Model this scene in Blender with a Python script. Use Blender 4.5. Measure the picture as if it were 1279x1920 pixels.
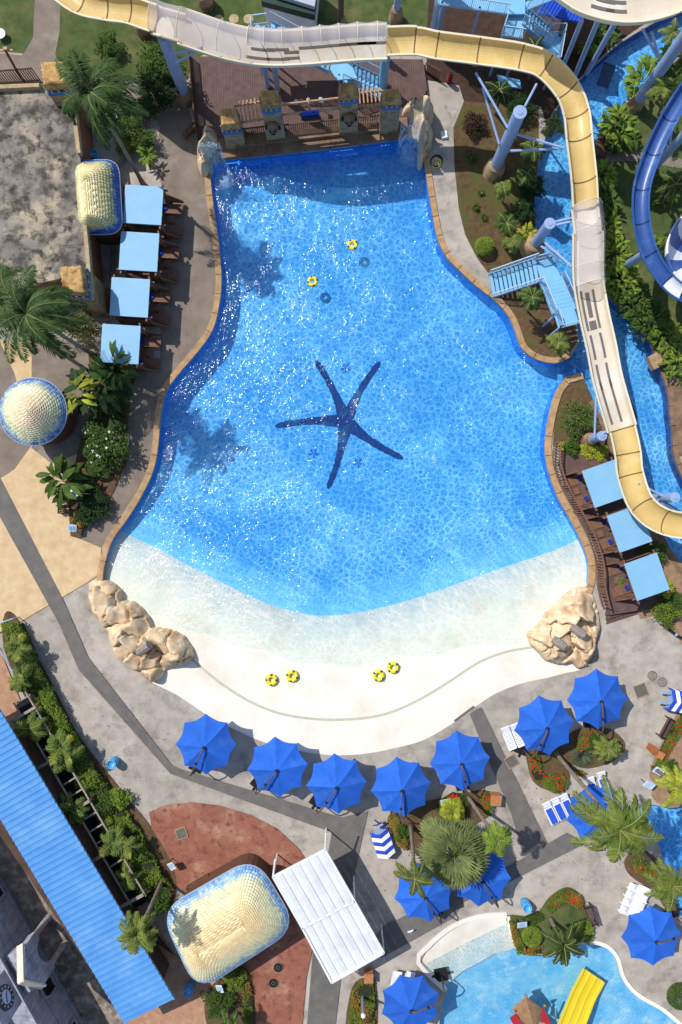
import bpy, math, random
from mathutils import Vector, Matrix, geometry
R = math.radians
V = Vector
scene = bpy.context.scene
for o in list(bpy.data.objects): bpy.data.objects.remove(o)
col = scene.collection

# ------------------------------------------------------------ camera, sky, sun
H = 53.0; F = 1272.0
cam = bpy.data.cameras.new("camera"); cam_o = bpy.data.objects.new("camera", cam); col.objects.link(cam_o)
cam_o.location = (0, 0, H); cam_o.rotation_euler = (0, 0, 0)
cam.sensor_fit = 'VERTICAL'; cam.sensor_height = 36; cam.lens = 36 * F / 1920
cam.clip_start = 0.5; cam.clip_end = 2000
scene.camera = cam_o
scene.render.resolution_x = 682; scene.render.resolution_y = 1024
SUN_EL = R(50); SDX, SDY = 0.775, -0.632          # light travels towards +x, -y on the ground
wld = bpy.data.worlds.new("World"); scene.world = wld; wld.use_nodes = True
nt = wld.node_tree; bg = nt.nodes['Background']
sky = nt.nodes.new('ShaderNodeTexSky'); sky.sky_type = 'NISHITA'; sky.sun_disc = False
sky.sun_elevation = SUN_EL; sky.sun_rotation = math.atan2(-SDX, -SDY)
nt.links.new(sky.outputs[0], bg.inputs[0]); bg.inputs[1].default_value = 0.14
sl = bpy.data.lights.new("sun", 'SUN'); sl.energy = 4.3; sl.angle = R(0.5); sl.color = (1.0, 0.96, 0.9)
so = bpy.data.objects.new("sun", sl); col.objects.link(so)
d = V((SDX * math.cos(SUN_EL), SDY * math.cos(SUN_EL), -math.sin(SUN_EL)))
so.rotation_euler = d.to_track_quat('-Z', 'Y').to_euler(); so.location = (-30, 25, 60)
scene.view_settings.view_transform = 'Standard'; scene.view_settings.look = 'None'
scene.view_settings.exposure = 0.0; scene.view_settings.gamma = 1
scene.render.engine = 'CYCLES'
scene.cycles.transparent_max_bounces = 12; scene.cycles.max_bounces = 6

# ------------------------------------------------------------ helpers
rnd = random.Random(7)
def P(px, py, z=0.0):
    s = (H - z) / F
    return V(((px - 639.5) * s, -(py - 960.0) * s, z))
def PL(pts, z=0.0): return [P(a, b, z) for a, b in pts]
def S(r, g, b):
    f = lambda c: (c / 255 / 12.92) if c <= 10 else ((c / 255 + .055) / 1.055) ** 2.4
    return (f(r), f(g), f(b), 1)
def cr(pts, n=5, closed=True):
    pts = [V(p) for p in pts]; out = []; N = len(pts)
    for i in range(N if closed else N - 1):
        g = (lambda k: pts[k % N]) if closed else (lambda k: pts[max(0, min(N - 1, k))])
        a, b, c, d_ = g(i - 1), g(i), g(i + 1), g(i + 2)
        for k in range(n):
            t = k / n
            out.append(0.5 * ((2 * b) + (c - a) * t + (2 * a - 5 * b + 4 * c - d_) * t * t + (3 * b - a - 3 * c + d_) * t ** 3))
    if not closed: out.append(pts[-1])
    return out
def inside(p, poly):
    x, y = p[0], p[1]; c = False; j = len(poly) - 1
    for i in range(len(poly)):
        xi, yi = poly[i][0], poly[i][1]; xj, yj = poly[j][0], poly[j][1]
        if (yi > y) != (yj > y) and x < (xj - xi) * (y - yi) / (yj - yi) + xi: c = not c
        j = i
    return c

class MB:
    def __init__(s): s.v = []; s.f = []; s.m = []; s.k = 0
    def face(s, pts):
        b = len(s.v); s.v += [V(p) for p in pts]; s.f.append(tuple(range(b, b + len(pts)))); s.m.append(s.k)
    def mesh(s, vs, fs):
        b = len(s.v); s.v += [V(p) for p in vs]
        for f in fs: s.f.append(tuple(b + i for i in f)); s.m.append(s.k)
    def hexa(s, lo, hi):
        n = len(lo); vs = list(lo) + list(hi)
        s.mesh(vs, [tuple(range(n - 1, -1, -1)), tuple(range(n, 2 * n))] + [(i, (i + 1) % n, n + (i + 1) % n, n + i) for i in range(n)])
    def box(s, c, size, rz=0, top=1.0):
        c = V(c); a, b, h = size[0] / 2, size[1] / 2, size[2] / 2
        rot = Matrix.Rotation(rz, 3, 'Z')
        lo = [c + rot @ V((x * a, y * b, -h)) for x, y in ((-1, -1), (1, -1), (1, 1), (-1, 1))]
        hi = [c + rot @ V((x * a * top, y * b * top, h)) for x, y in ((-1, -1), (1, -1), (1, 1), (-1, 1))]
        s.hexa(lo, hi)
    def bar(s, p, q, w, h=None):
        p, q = V(p), V(q); h = h or w; d = (q - p)
        if d.length < 1e-6: return
        d.normalize(); sd = d.cross(V((0, 0, 1)))
        sd = V((1, 0, 0)) if sd.length < 1e-3 else sd.normalized(); up = sd.cross(d)
        o = [sd * a * w / 2 + up * b * h / 2 for a, b in ((-1, -1), (1, -1), (1, 1), (-1, 1))]
        s.hexa([p + x for x in o], [q + x for x in o])
    def tube(s, pts, r, n=8):
        pts = [V(p) for p in pts]; rs = r if isinstance(r, (list, tuple)) else [r] * len(pts); rings = []
        ref = V((0.3, 0.2, 1)).normalized()
        for i, p in enumerate(pts):
            d = (pts[min(i + 1, len(pts) - 1)] - pts[max(i - 1, 0)]).normalized()
            a = d.cross(ref)
            if a.length < .05: a = d.cross(V((1, 0, 0)))
            a.normalize(); b = d.cross(a)
            rings.append([p + (a * math.cos(2 * math.pi * k / n) + b * math.sin(2 * math.pi * k / n)) * rs[i] for k in range(n)])
        vs = [v for rg in rings for v in rg]
        fs = [(i * n + k, i * n + (k + 1) % n, (i + 1) * n + (k + 1) % n, (i + 1) * n + k) for i in range(len(pts) - 1) for k in range(n)]
        fs += [tuple(range(n - 1, -1, -1)), tuple((len(pts) - 1) * n + k for k in range(n))]
        s.mesh(vs, fs)
    def lathe(s, prof, n=20, c=(0, 0, 0), a0=0, a1=2 * math.pi):
        c = V(c); full = abs(a1 - a0 - 2 * math.pi) < 1e-6; m = n if full else n + 1
        vs = [c + V((r * math.cos(a0 + (a1 - a0) * k / n), r * math.sin(a0 + (a1 - a0) * k / n), z)) for r, z in prof for k in range(m)]
        s.mesh(vs, [(i * m + k, i * m + (k + 1) % m, (i + 1) * m + (k + 1) % m, (i + 1) * m + k) for i in range(len(prof) - 1) for k in range(n)])
    def prism(s, poly, z0, z1):
        lo = [V((p[0], p[1], z0)) for p in poly]; hi = [V((p[0], p[1], z1)) for p in poly]; n = len(lo)
        s.mesh(lo + hi, [(i, (i + 1) % n, n + (i + 1) % n, n + i) for i in range(n)])
        t = geometry.tessellate_polygon([hi]); s.mesh(hi, [tuple(x) for x in t])
    def leaf(s, b, d, L, w, droop=.3, seg=2):
        b, d = V(b), V(d).normalized(); sd = d.cross(V((0, 0, 1)))
        sd = V((1, 0, 0)) if sd.length < .05 else sd.normalized()
        pts = []; p = b.copy()
        for i in range(seg + 1):
            pts.append(p.copy()); d = (d + V((0, 0, -droop / seg))).normalized(); p = p + d * L / seg
        ws = [0.15] + [1.0 if seg == 2 else math.sin(math.pi * (i + .25) / (seg + .4)) for i in range(1, seg)] + [0]
        vs = [];
        for i in range(seg): vs += [pts[i] - sd * w * ws[i] / 2, pts[i] + sd * w * ws[i] / 2]
        vs.append(pts[-1]); n = len(vs)
        fs = [(2 * i, 2 * i + 1, 2 * i + 3, 2 * i + 2) for i in range(seg - 1)] + [(n - 3, n - 2, n - 1)]
        s.mesh(vs, fs)
    def obj(s, name, mats, parent=None, smooth=False, org=None):
        me = bpy.data.meshes.new(name)
        o0 = V(parent.location) if (parent is not None and org is None) else (V(org) if org is not None else V((0, 0, 0)))
        if parent is not None and parent.parent is not None and org is None: o0 = V(parent.parent.location) + V(parent.location)
        if org is False: o0 = V((0, 0, 0))
        me.from_pydata([tuple(v - o0) for v in s.v], [], s.f)
        if not isinstance(mats, (list, tuple)): mats = [mats]
        for m in mats: me.materials.append(m)
        if len(mats) > 1: me.polygons.foreach_set('material_index', s.m)
        if smooth: me.polygons.foreach_set('use_smooth', [True] * len(s.f))
        me.update()
        o = bpy.data.objects.new(name, me); col.objects.link(o)
        if parent is not None: o.parent = parent
        elif org is not None and org is not False: o.location = o0
        return o
def thing(name, label, cat, loc=(0, 0, 0), group=None):
    o = bpy.data.objects.new(name, None); col.objects.link(o); o.location = loc; o.empty_display_size = .2
    o['label'] = label; o['category'] = cat
    if group: o['group'] = group
    return o
def tag(o, label, cat, group=None):
    o['label'] = label; o['category'] = cat
    if group: o['group'] = group
    return o
def struct(o, kind='structure'): o['kind'] = kind; return o
KIDS = {}
def dup(root, loc, rz=0, sc=1.0, label=None, group=None):
    c = root.copy(); col.objects.link(c); c.location = loc; c.rotation_euler = (0, 0, rz)
    c.scale = (sc, sc, sc) if not isinstance(sc, tuple) else sc
    if label: c['label'] = label
    if group: c['group'] = group; root['group'] = group
    def rec(a, b):
        for ch in [x for x in bpy.data.objects if x.parent == a]:
            n = ch.copy(); col.objects.link(n); n.parent = b; rec(ch, n)
    rec(root, c)
    return c
def kids(o, nm): return [x for x in bpy.data.objects if x.parent == o and x.name.split('.')[0] == nm]

# ------------------------------------------------------------ materials
def M(name, c1, c2=None, sc=3.0, rough=.7, bump=0, bsc=25, stain=None, ssc=.25, st=(.5, .62), wave=None, isl=0, metal=0, spec=.3, trl=0, det=8, joint=None, fine=0.0, alpha=None, orand=0):
    m = bpy.data.materials.new(name); m.use_nodes = True; n = m.node_tree.nodes; L = m.node_tree.links
    b = n['Principled BSDF']; b.inputs['Roughness'].default_value = rough; b.inputs['Metallic'].default_value = metal
    b.inputs['Specular IOR Level'].default_value = spec
    tc = n.new('ShaderNodeTexCoord'); C = tc.outputs['Object']
    def noise(scale, detail=det, r=.6):
        x = n.new('ShaderNodeTexNoise'); x.inputs['Scale'].default_value = scale; x.inputs['Detail'].default_value = detail
        x.inputs['Roughness'].default_value = r; L.new(C, x.inputs['Vector']); return x.outputs['Fac']
    def ramp(f, a, b_):
        x = n.new('ShaderNodeMapRange'); x.inputs[1].default_value = a; x.inputs[2].default_value = b_; L.new(f, x.inputs[0]); return x.outputs[0]
    def mix(f, A, B, bt='MIX'):
        x = n.new('ShaderNodeMix'); x.data_type = 'RGBA'; x.blend_type = bt
        if isinstance(f, float): x.inputs[0].default_value = f
        else: L.new(f, x.inputs[0])
        for s_, i in ((A, 6), (B, 7)):
            if isinstance(s_, tuple): x.inputs[i].default_value = s_
            else: L.new(s_, x.inputs[i])
        return x.outputs[2]
    c = c1
    if c2: c = mix(ramp(noise(sc), .32, .68), c1, c2)
    if stain:
        sts = stain if isinstance(stain, list) else [stain]
        for i, s_ in enumerate(sts): c = mix(ramp(noise(ssc * (1 + i * 2.3), 10, .65), st[0], st[1]), c, s_)
    if fine:
        f = ramp(noise(90, 2), .3, .7); k = 1 - fine
        c = mix(f, mix(1.0, c, (k, k, k, 1), 'MULTIPLY') if not isinstance(c, tuple) else tuple(x * k for x in c[:3]) + (1,), c)
    wf = None
    if wave:
        mp = n.new('ShaderNodeMapping'); mp.inputs['Rotation'].default_value[2] = R(wave[0]); L.new(C, mp.inputs[0])
        w = n.new('ShaderNodeTexWave'); w.inputs['Scale'].default_value = 0.314 / wave[1]; w.inputs['Detail'].default_value = 0
        L.new(mp.outputs[0], w.inputs[0]); wf = ramp(w.outputs['Fac'], .0, wave[3] if len(wave) > 3 else .25)
        dk = wave[2]; x = mix(wf, (dk, dk, dk, 1), (1, 1, 1, 1)); c = mix(1.0, c, x, 'MULTIPLY')
    if joint:   # (size m, colour factor, rot): square paving joints
        mp = n.new('ShaderNodeMapping'); mp.inputs['Rotation'].default_value[2] = R(joint[2]); L.new(C, mp.inputs[0])
        br = n.new('ShaderNodeTexBrick'); br.offset = joint[3] if len(joint) > 3 else 0.0; br.inputs['Scale'].default_value = 1
        br.inputs['Brick Width'].default_value = joint[0]; br.inputs['Row Height'].default_value = joint[4] if len(joint) > 4 else joint[0]
        br.inputs['Mortar Size'].default_value = .02; br.inputs['Color1'].default_value = (1, 1, 1, 1); br.inputs['Color2'].default_value = (.86, .86, .86, 1)
        br.inputs['Mortar'].default_value = (joint[1],) * 3 + (1,); L.new(mp.outputs[0], br.inputs[0]); c = mix(1.0, c, br.outputs[0], 'MULTIPLY')
    if isl:
        g = n.new('ShaderNodeNewGeometry'); h = n.new('ShaderNodeHueSaturation')
        mr = n.new('ShaderNodeMapRange'); mr.inputs[3].default_value = 1 - isl; mr.inputs[4].default_value = 1 + isl
        L.new(g.outputs['Random Per Island'], mr.inputs[0]); L.new(mr.outputs[0], h.inputs['Value'])
        if isinstance(c, tuple): h.inputs['Color'].default_value = c
        else: L.new(c, h.inputs['Color'])
        c = h.outputs[0]
    if orand:
        oi = n.new('ShaderNodeObjectInfo'); h = n.new('ShaderNodeHueSaturation'); mr = n.new('ShaderNodeMapRange'); mr.inputs[3].default_value = 1 - orand; mr.inputs[4].default_value = 1 + orand
        L.new(oi.outputs['Random'], mr.inputs[0]); L.new(mr.outputs[0], h.inputs['Value']); L.new(c, h.inputs['Color']); c = h.outputs[0]
    if isinstance(c, tuple): b.inputs['Base Color'].default_value = c
    else: L.new(c, b.inputs['Base Color'])
    if bump:
        bp = n.new('ShaderNodeBump'); bp.inputs['Strength'].default_value = min(1, bump); bp.inputs['Distance'].default_value = .03 * max(1, bump)
        L.new(noise(bsc, 6), bp.inputs['Height']); L.new(bp.outputs[0], b.inputs['Normal'])
    out = n['Material Output']
    if trl:
        t = n.new('ShaderNodeBsdfTranslucent'); ms = n.new('ShaderNodeMixShader'); ms.inputs[0].default_value = trl
        if isinstance(c, tuple): t.inputs[0].default_value = c
        else: L.new(c, t.inputs[0])
        L.new(b.outputs[0], ms.inputs[1]); L.new(t.outputs[0], ms.inputs[2]); L.new(ms.outputs[0], out.inputs[0])
    if alpha is not None:
        t = n.new('ShaderNodeBsdfTransparent'); ms = n.new('ShaderNodeMixShader'); ms.inputs[0].default_value = alpha
        L.new(t.outputs[0], ms.inputs[1]); L.new(b.outputs[0], ms.inputs[2]); L.new(ms.outputs[0], out.inputs[0])
    return m

def water_mat(name, bumpd=.3, milky=.0, lo=(.19, .50, .80, 1), cell=2.0, spark=.033, depth=False, scat=None):
    m = bpy.data.materials.new(name); m.use_nodes = True; n = m.node_tree.nodes; L = m.node_tree.links; n.clear()
    out = n.new('ShaderNodeOutputMaterial'); tc = n.new('ShaderNodeTexCoord'); C = tc.outputs['Object']
    def noise(sc, det, r=.5, src=C):
        x = n.new('ShaderNodeTexNoise'); x.inputs['Scale'].default_value = sc; x.inputs['Detail'].default_value = det; x.inputs['Roughness'].default_value = r; L.new(src, x.inputs[0]); return x
    def mr(f, a, b_, c=0.0, d_=1.0, sm=False):
        x = n.new('ShaderNodeMapRange'); x.interpolation_type = 'SMOOTHSTEP' if sm else 'LINEAR'
        for i, q in enumerate((a, b_, c, d_)): x.inputs[i + 1].default_value = q
        L.new(f, x.inputs[0]); return x.outputs[0]
    def mth(op, a, b_):
        x = n.new('ShaderNodeMath'); x.operation = op
        for i, q in enumerate((a, b_)):
            if isinstance(q, (int, float)): x.inputs[i].default_value = q
            else: L.new(q, x.inputs[i])
        return x.outputs[0]
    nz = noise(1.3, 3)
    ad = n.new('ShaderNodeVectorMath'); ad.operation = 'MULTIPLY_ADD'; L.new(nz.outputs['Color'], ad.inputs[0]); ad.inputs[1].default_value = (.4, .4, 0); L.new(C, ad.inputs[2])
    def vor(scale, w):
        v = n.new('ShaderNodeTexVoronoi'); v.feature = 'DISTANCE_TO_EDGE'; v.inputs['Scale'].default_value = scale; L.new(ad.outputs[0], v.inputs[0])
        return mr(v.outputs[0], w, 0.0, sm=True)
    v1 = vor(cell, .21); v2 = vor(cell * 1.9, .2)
    mx = mth('MAXIMUM', v1, mth('MULTIPLY', v2, .7))  # cell edges paint caustic light into the water's transmission colour
    # broad lighter and darker areas added to the painted caustics
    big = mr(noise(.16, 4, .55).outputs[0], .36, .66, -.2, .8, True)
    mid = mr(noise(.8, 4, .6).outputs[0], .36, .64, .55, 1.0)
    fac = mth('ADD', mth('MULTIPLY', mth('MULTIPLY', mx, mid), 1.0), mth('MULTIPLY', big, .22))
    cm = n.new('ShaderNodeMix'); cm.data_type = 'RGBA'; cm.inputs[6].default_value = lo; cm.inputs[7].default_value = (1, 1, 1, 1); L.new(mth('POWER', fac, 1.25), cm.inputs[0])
    if depth:
        at = n.new('ShaderNodeAttribute'); at.attribute_name = 'depth'; dm = n.new('ShaderNodeMix'); dm.data_type = 'RGBA'
        dm.inputs[6].default_value = (.88, .97, .95, 1); dm.inputs[7].default_value = lo; L.new(at.outputs['Fac'], dm.inputs[0]); L.new(dm.outputs[2], cm.inputs[6])
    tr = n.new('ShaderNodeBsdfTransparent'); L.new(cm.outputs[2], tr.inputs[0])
    gl = n.new('ShaderNodeBsdfGlossy'); gl.inputs['Roughness'].default_value = .12; gl.inputs[0].default_value = (1, 1, 1, 1)
    bn = noise(1.7, 3, .6)
    bp = n.new('ShaderNodeBump'); bp.inputs['Strength'].default_value = 1; bp.inputs['Distance'].default_value = bumpd; L.new(bn.outputs[0], bp.inputs['Height']); L.new(mr(noise(.33, 5, .6).outputs[0], .4, .62, bumpd * .45, bumpd * 1.15), bp.inputs['Distance'])
    L.new(bp.outputs[0], gl.inputs['Normal'])
    ms = n.new('ShaderNodeMixShader'); ms.inputs[0].default_value = spark; L.new(tr.outputs[0], ms.inputs[1]); L.new(gl.outputs[0], ms.inputs[2])
    last = ms.outputs[0]
    if milky:
        f = mr(noise(.3, 8, .65).outputs[0], .5, .8, 0, milky)
        df = n.new('ShaderNodeBsdfDiffuse'); df.inputs[0].default_value = S(110, 205, 240)
        m3 = n.new('ShaderNodeMixShader'); L.new(mth('MULTIPLY', at.outputs['Fac'], f) if depth else f, m3.inputs[0]); L.new(last, m3.inputs[1]); L.new(df.outputs[0], m3.inputs[2]); last = m3.outputs[0]
    if scat:
        d2 = n.new('ShaderNodeBsdfDiffuse'); d2.inputs[0].default_value = scat; m5 = n.new('ShaderNodeMixShader'); m5.inputs[0].default_value = .07; L.new(mth('MULTIPLY', at.outputs['Fac'], .07), m5.inputs[0]) if depth else None; L.new(last, m5.inputs[1]); L.new(d2.outputs[0], m5.inputs[2]); last = m5.outputs[0]
    L.new(last, out.inputs[0]); return m

def solid(name, r, g, b, rough=.5, **k): return M(name, S(r, g, b), rough=rough, **k)
m_conc = M('concrete', S(190, 181, 169), S(163, 154, 143), .9, .85, .3, 30, stain=[S(200, 192, 180), S(134, 126, 117)], ssc=.22, st=(.5, .72), fine=.12, joint=(7.3, .82, 24))
m_brownconc = M('brown_concrete', S(142, 129, 115), S(118, 106, 95), .8, .85, .3, 30, stain=[S(160, 150, 140)], ssc=.3, st=(.55, .75), fine=.12)
m_tan = M('tan_render', S(222, 194, 152), S(202, 172, 130), 1.4, .9, .3, 60, fine=.18)
m_grey = M('grey_strip', S(118, 113, 108), S(104, 100, 97), 1.2, .85, .2, 60, joint=(.5, .9, 30), fine=.08)
m_red = M('red_paving', S(160, 104, 84), S(136, 84, 68), 1.0, .85, .4, 40, stain=[S(178, 136, 114), S(116, 72, 60)], ssc=.5, st=(.52, .66), fine=.15)
m_tile = M('orange_tiles', S(190, 148, 118), S(170, 128, 100), 2, .7, .1, 30, joint=(.4, .8, 28), fine=.05)
m_grass = M('grass', S(92, 108, 58), S(66, 84, 40), 1.1, .95, 1, 60, stain=[S(128, 122, 78)], ssc=.4, st=(.5, .75), fine=.35)
m_soil = M('soil', S(118, 94, 68), S(88, 68, 48), 2.5, .95, 1, 30, stain=[S(96, 92, 50)], ssc=.5, st=(.5, .65), fine=.3)
m_soil2 = M('dry_soil', S(170, 138, 108), S(140, 112, 86), 2.5, .95, .6, 30, fine=.2)
m_deck = M('deck_boards', S(112, 88, 82), S(92, 70, 66), 2, .75, .2, 30, wave=(0, .14, .45, .3), fine=.1)
m_deck2 = M('deck_boards_cross', S(112, 88, 82), S(94, 72, 68), 2, .75, .2, 30, wave=(80, .14, .5, .3), fine=.1)
m_wood = M('dark_wood', S(110, 78, 60), S(84, 58, 45), 6, .7, .3, 40)
m_lwood = M('light_wood', S(196, 158, 122), S(166, 128, 98), 5, .7, .2, 40)
m_cope = M('coping_stone', S(196, 160, 118), S(160, 128, 94), 2.2, .8, .4, 30, isl=.08, fine=.15)
m_ledge = M('ledge_stone', S(150, 122, 96), S(112, 90, 72), 1.4, .85, .5, 25, stain=[S(82, 66, 54)], ssc=.8, st=(.5, .7))
m_tower = M('tower_render', S(178, 152, 116), S(142, 118, 90), 1.8, .85, .7, 18, stain=[S(88, 70, 52)], ssc=.9, st=(.5, .7))
m_towertop = M('tower_top', S(206, 168, 108), S(164, 126, 76), 2.5, .9, 1, 14, stain=[S(95, 70, 45)], ssc=1.1, st=(.5, .68))
m_poolblue = M('pool_blue', (.22, .62, .86, 1), (.25, .66, .87, 1), .25, .5, stain=[(.4, .76, .93, 1)], ssc=.12, st=(.5, .8))
m_poolwall = M('pool_wall_blue', (.06, .32, .8, 1), None, rough=.5)
m_beach = M('beach_floor', S(235, 229, 217), S(227, 220, 206), .5, .8, .1, 40, stain=[S(212, 203, 186)], ssc=.25, st=(.52, .75), fine=.04)
m_star = M('navy_mosaic', (.003, .016, .13, 1), (.005, .03, .2, 1), 8, .5)
m_ltblue = M('light_blue_paint', S(128, 186, 222), S(120, 178, 216), .8, .45, stain=[S(140, 198, 230)], ssc=.5, st=(.5, .8))
m_sky = M('roof_panel_blue', S(132, 182, 214), S(124, 173, 207), .9, .5, .05, 30, stain=[S(134, 184, 218)], ssc=1.3, st=(.6, .8))
m_steel = M('column_paint', S(150, 172, 208), S(138, 160, 198), 1.2, .4, spec=.5)
m_white = M('white_paint', S(232, 232, 232), S(220, 220, 222), 2, .45)
m_railw = solid('rail_paint', 165, 190, 215, .4)
m_black = solid('dark_gap', 30, 28, 30, .9)
m_slot = solid('slot_rubber', 110, 106, 104, .7)
m_yel = M('yellow_gelcoat', S(216, 188, 122), S(202, 174, 110), .6, .4, spec=.4, stain=[S(228, 206, 150)], ssc=.7, st=(.5, .8))
m_cream = M('cream_gelcoat', S(222, 208, 184), S(206, 192, 170), .8, .3, stain=[S(232, 226, 214)], ssc=.4, st=(.45, .65), spec=.5)
m_rim = solid('rim', 226, 214, 186, .35)
m_flange = solid('flange', 120, 96, 60, .5)
m_screen = M('safety_mesh', S(206, 198, 202), None, rough=.8, alpha=.4)
m_blueg = M('blue_gelcoat', S(56, 92, 154), S(48, 82, 144), .8, .38, stain=[S(78, 114, 170)], ssc=.9, st=(.55, .7), spec=.5)
m_blued = solid('blue_flange', 30, 45, 95, .5)
m_umb = M('umbrella_canvas', S(40, 102, 204), S(34, 94, 194), 1.5, .8, .8, 6, stain=[S(62, 120, 212)], ssc=1, st=(.5, .8), trl=.12, orand=.2)
m_pole = solid('brown_pole', 96, 78, 72, .5)
m_rock = M('artificial_rock', S(226, 204, 170), S(200, 168, 128), .8, .85, .7, 9, stain=[S(164, 128, 92), S(236, 222, 198)], ssc=.55, st=(.5, .7), fine=.1)
m_rockg = M('grey_rock', S(160, 150, 140), S(120, 110, 102), 4, .85, .8, 14, wave=(20, .12, .8))
m_rockt = M('fall_rock', S(224, 208, 180), S(190, 164, 130), 1.2, .85, .8, 8, stain=[S(128, 102, 76)], ssc=.8, st=(.52, .7))
m_bark = M('palm_bark', S(146, 132, 118), S(108, 96, 84), 4, .9, 1, 14)
# ============================================================ GROUND, POOLS, PATHS
WAVE_R = [(788,260),(795,300),(803,350),(811,400),(822,450),(840,485),(870,515),(895,538),(930,565),(955,595),(968,625),(978,652),(1000,671),(1030,680),(1052,678),(1070,668)]
RIV_L = [(1086,642),(1080,600),(1066,560),(1045,520),(1025,490),(1014,455),(1003,414),(1001,360),(1003,335),(1014,285),(1031,235),(1038,215),(1078,161),(1128,111),(1159,84),(1205,55),(1290,10),(1400,-30)]
RIV_R = [(1400,20),(1279,92),(1246,127),(1202,161),(1172,191),(1148,221),(1128,248),(1112,290),(1108,340),(1112,400),(1115,460),(1122,524),(1142,554),(1185,595),(1219,638),(1229,672),(1252,732),(1257,779),(1261,810),(1264,854),(1279,894),(1300,930),(1360,990)]
RIV_B = [(1360,1150),(1279,1070),(1245,1010),(1215,950),(1178,880),(1150,840),(1130,790),(1105,740),(1094,712),(1084,700)]
WAVE_D = [(1062,708),(1045,730),(1034,762),(1026,800),(1022,840),(1028,880),(1045,930),(1070,975),(1090,1015),(1103,1050),(1104,1085),(1098,1110)]
BEACH = [(1110,1160),(1115,1215),(1095,1252),(1060,1262),(1030,1270),(980,1281),(930,1300),(890,1326),(850,1355),(800,1385),(760,1398),(700,1411),(650,1416),(600,1414),(530,1402),(480,1386),(430,1363),(380,1336),(330,1303),(285,1281)]
WAVE_L = [(225,1230),(195,1150),(192,1090),(198,1050),(212,1010),(237,975),(265,930),(288,880),(297,830),(301,780),(311,735),(336,700),(370,660),(398,620),(411,570),(415,520),(409,450),(399,380),(392,312)]
TOPW = [(413,302),(600,283),(757,262)]
def crp(pts, n=4): return [(v.x, v.y) for v in cr([(a, b, 0) for a, b in pts], n, closed=False)]
sWR, sRL, sRR, sRB, sWD, sBE, sWL = map(crp, (WAVE_R, RIV_L, RIV_R, RIV_B, WAVE_D, BEACH, WAVE_L))
HOLE1 = sWR + sRL + sRR + sRB + sWD + sBE + sWL + TOPW
KID = crp([(787,1803),(805,1776),(825,1757),(850,1739),(880,1726),(915,1718),(950,1717)]) + [(958,1760),(969,1784),(1017,1787),(1040,1780)] + crp([(1085,1768),(1112,1768),(1137,1776),(1155,1796),(1165,1830),(1182,1855),(1205,1873),(1240,1893),(1275,1922),(1300,1960)]) + [(1300,2050),(800,2050)] + crp([(822,1960),(826,1900),(838,1855)])
RIV2 = crp([(1400,1500),(1290,1508),(1255,1514),(1215,1508),(1190,1515),(1172,1535),(1195,1562),(1235,1585),(1242,1625),(1247,1655),(1260,1695),(1285,1722),(1400,1760)])
def holes_sheet():
    outer = [V((-300, -300, 0)), V((300, -300, 0)), V((300, 300, 0)), V((-300, 300, 0))]
    loops = [outer] + [PL(h) for h in (HOLE1, KID, RIV2)]
    t = geometry.tessellate_polygon(loops); vs = [v for l in loops for v in l]
    mb = MB(); mb.mesh(vs, [tuple(x) for x in t]); return mb
struct(holes_sheet().obj('ground', m_conc))
LZ = [0.004]
def sheet(name, pts, mat, z=None, smooth=0, kind='structure'):
    if smooth: pts = [(v.x, v.y) for v in cr([(a, b, 0) for a, b in pts], smooth)]
    if z is None: z = LZ[0]; LZ[0] += 0.004
    w = PL(pts, 0); w = [V((p.x, p.y, z)) for p in w]
    mb = MB(); mb.mesh(w, [tuple(x) for x in geometry.tessellate_polygon([w])])
    return struct(mb.obj(name, mat), kind)

# boundary of blue paint / white floor
CA = [(150,975),(205,988),(235,1003),(290,1029),(345,1059),(400,1087),(450,1112),(500,1134),(550,1149),(600,1157),(650,1154),(700,1145),(760,1130),(820,1111),(880,1089),(940,1068),(1000,1048),(1050,1031),(1090,1012),(1150,985)]
CAs = [(v.x, v.y) for v in cr([(a, b, 0) for a, b in CA], 8, closed=False)]
def yA(x):
    for (a, b), (c, d_) in zip(CAs, CAs[1:]):
        if a <= x <= c: return b + (d_ - b) * (x - a) / (c - a)
    return CA[0][1] if x < CA[0][0] else CA[-1][1]
def dz(px, py):
    d_ = py - yA(px)
    if d_ < -300: return -1.75
    if d_ < 0: return -1.75 + 1.05 * (1 + d_ / 300) ** 1.0
    wl = 85 + 70 * min(1, abs(px - 600) / 400) ** 1.5 
    if d_ < wl: return -.7 + .4 * d_ / wl
    return -.3 + .27 * min(1, (d_ - wl) / 165)
def topx(x, y): return x * F / H + 639.5, 960 - y * F / H
def near(p, poly, m):
    if inside(p, poly): return True
    for a, b in zip(poly, poly[1:] + poly[:1]):
        ax, ay, bx, by = a[0], a[1], b[0], b[1]; dx, dy = bx - ax, by - ay; L2 = dx * dx + dy * dy or 1
        t = max(0, min(1, ((p[0] - ax) * dx + (p[1] - ay) * dy) / L2))
        if (p[0] - ax - t * dx) ** 2 + (p[1] - ay - t * dy) ** 2 < m * m: return True
    return False
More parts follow.
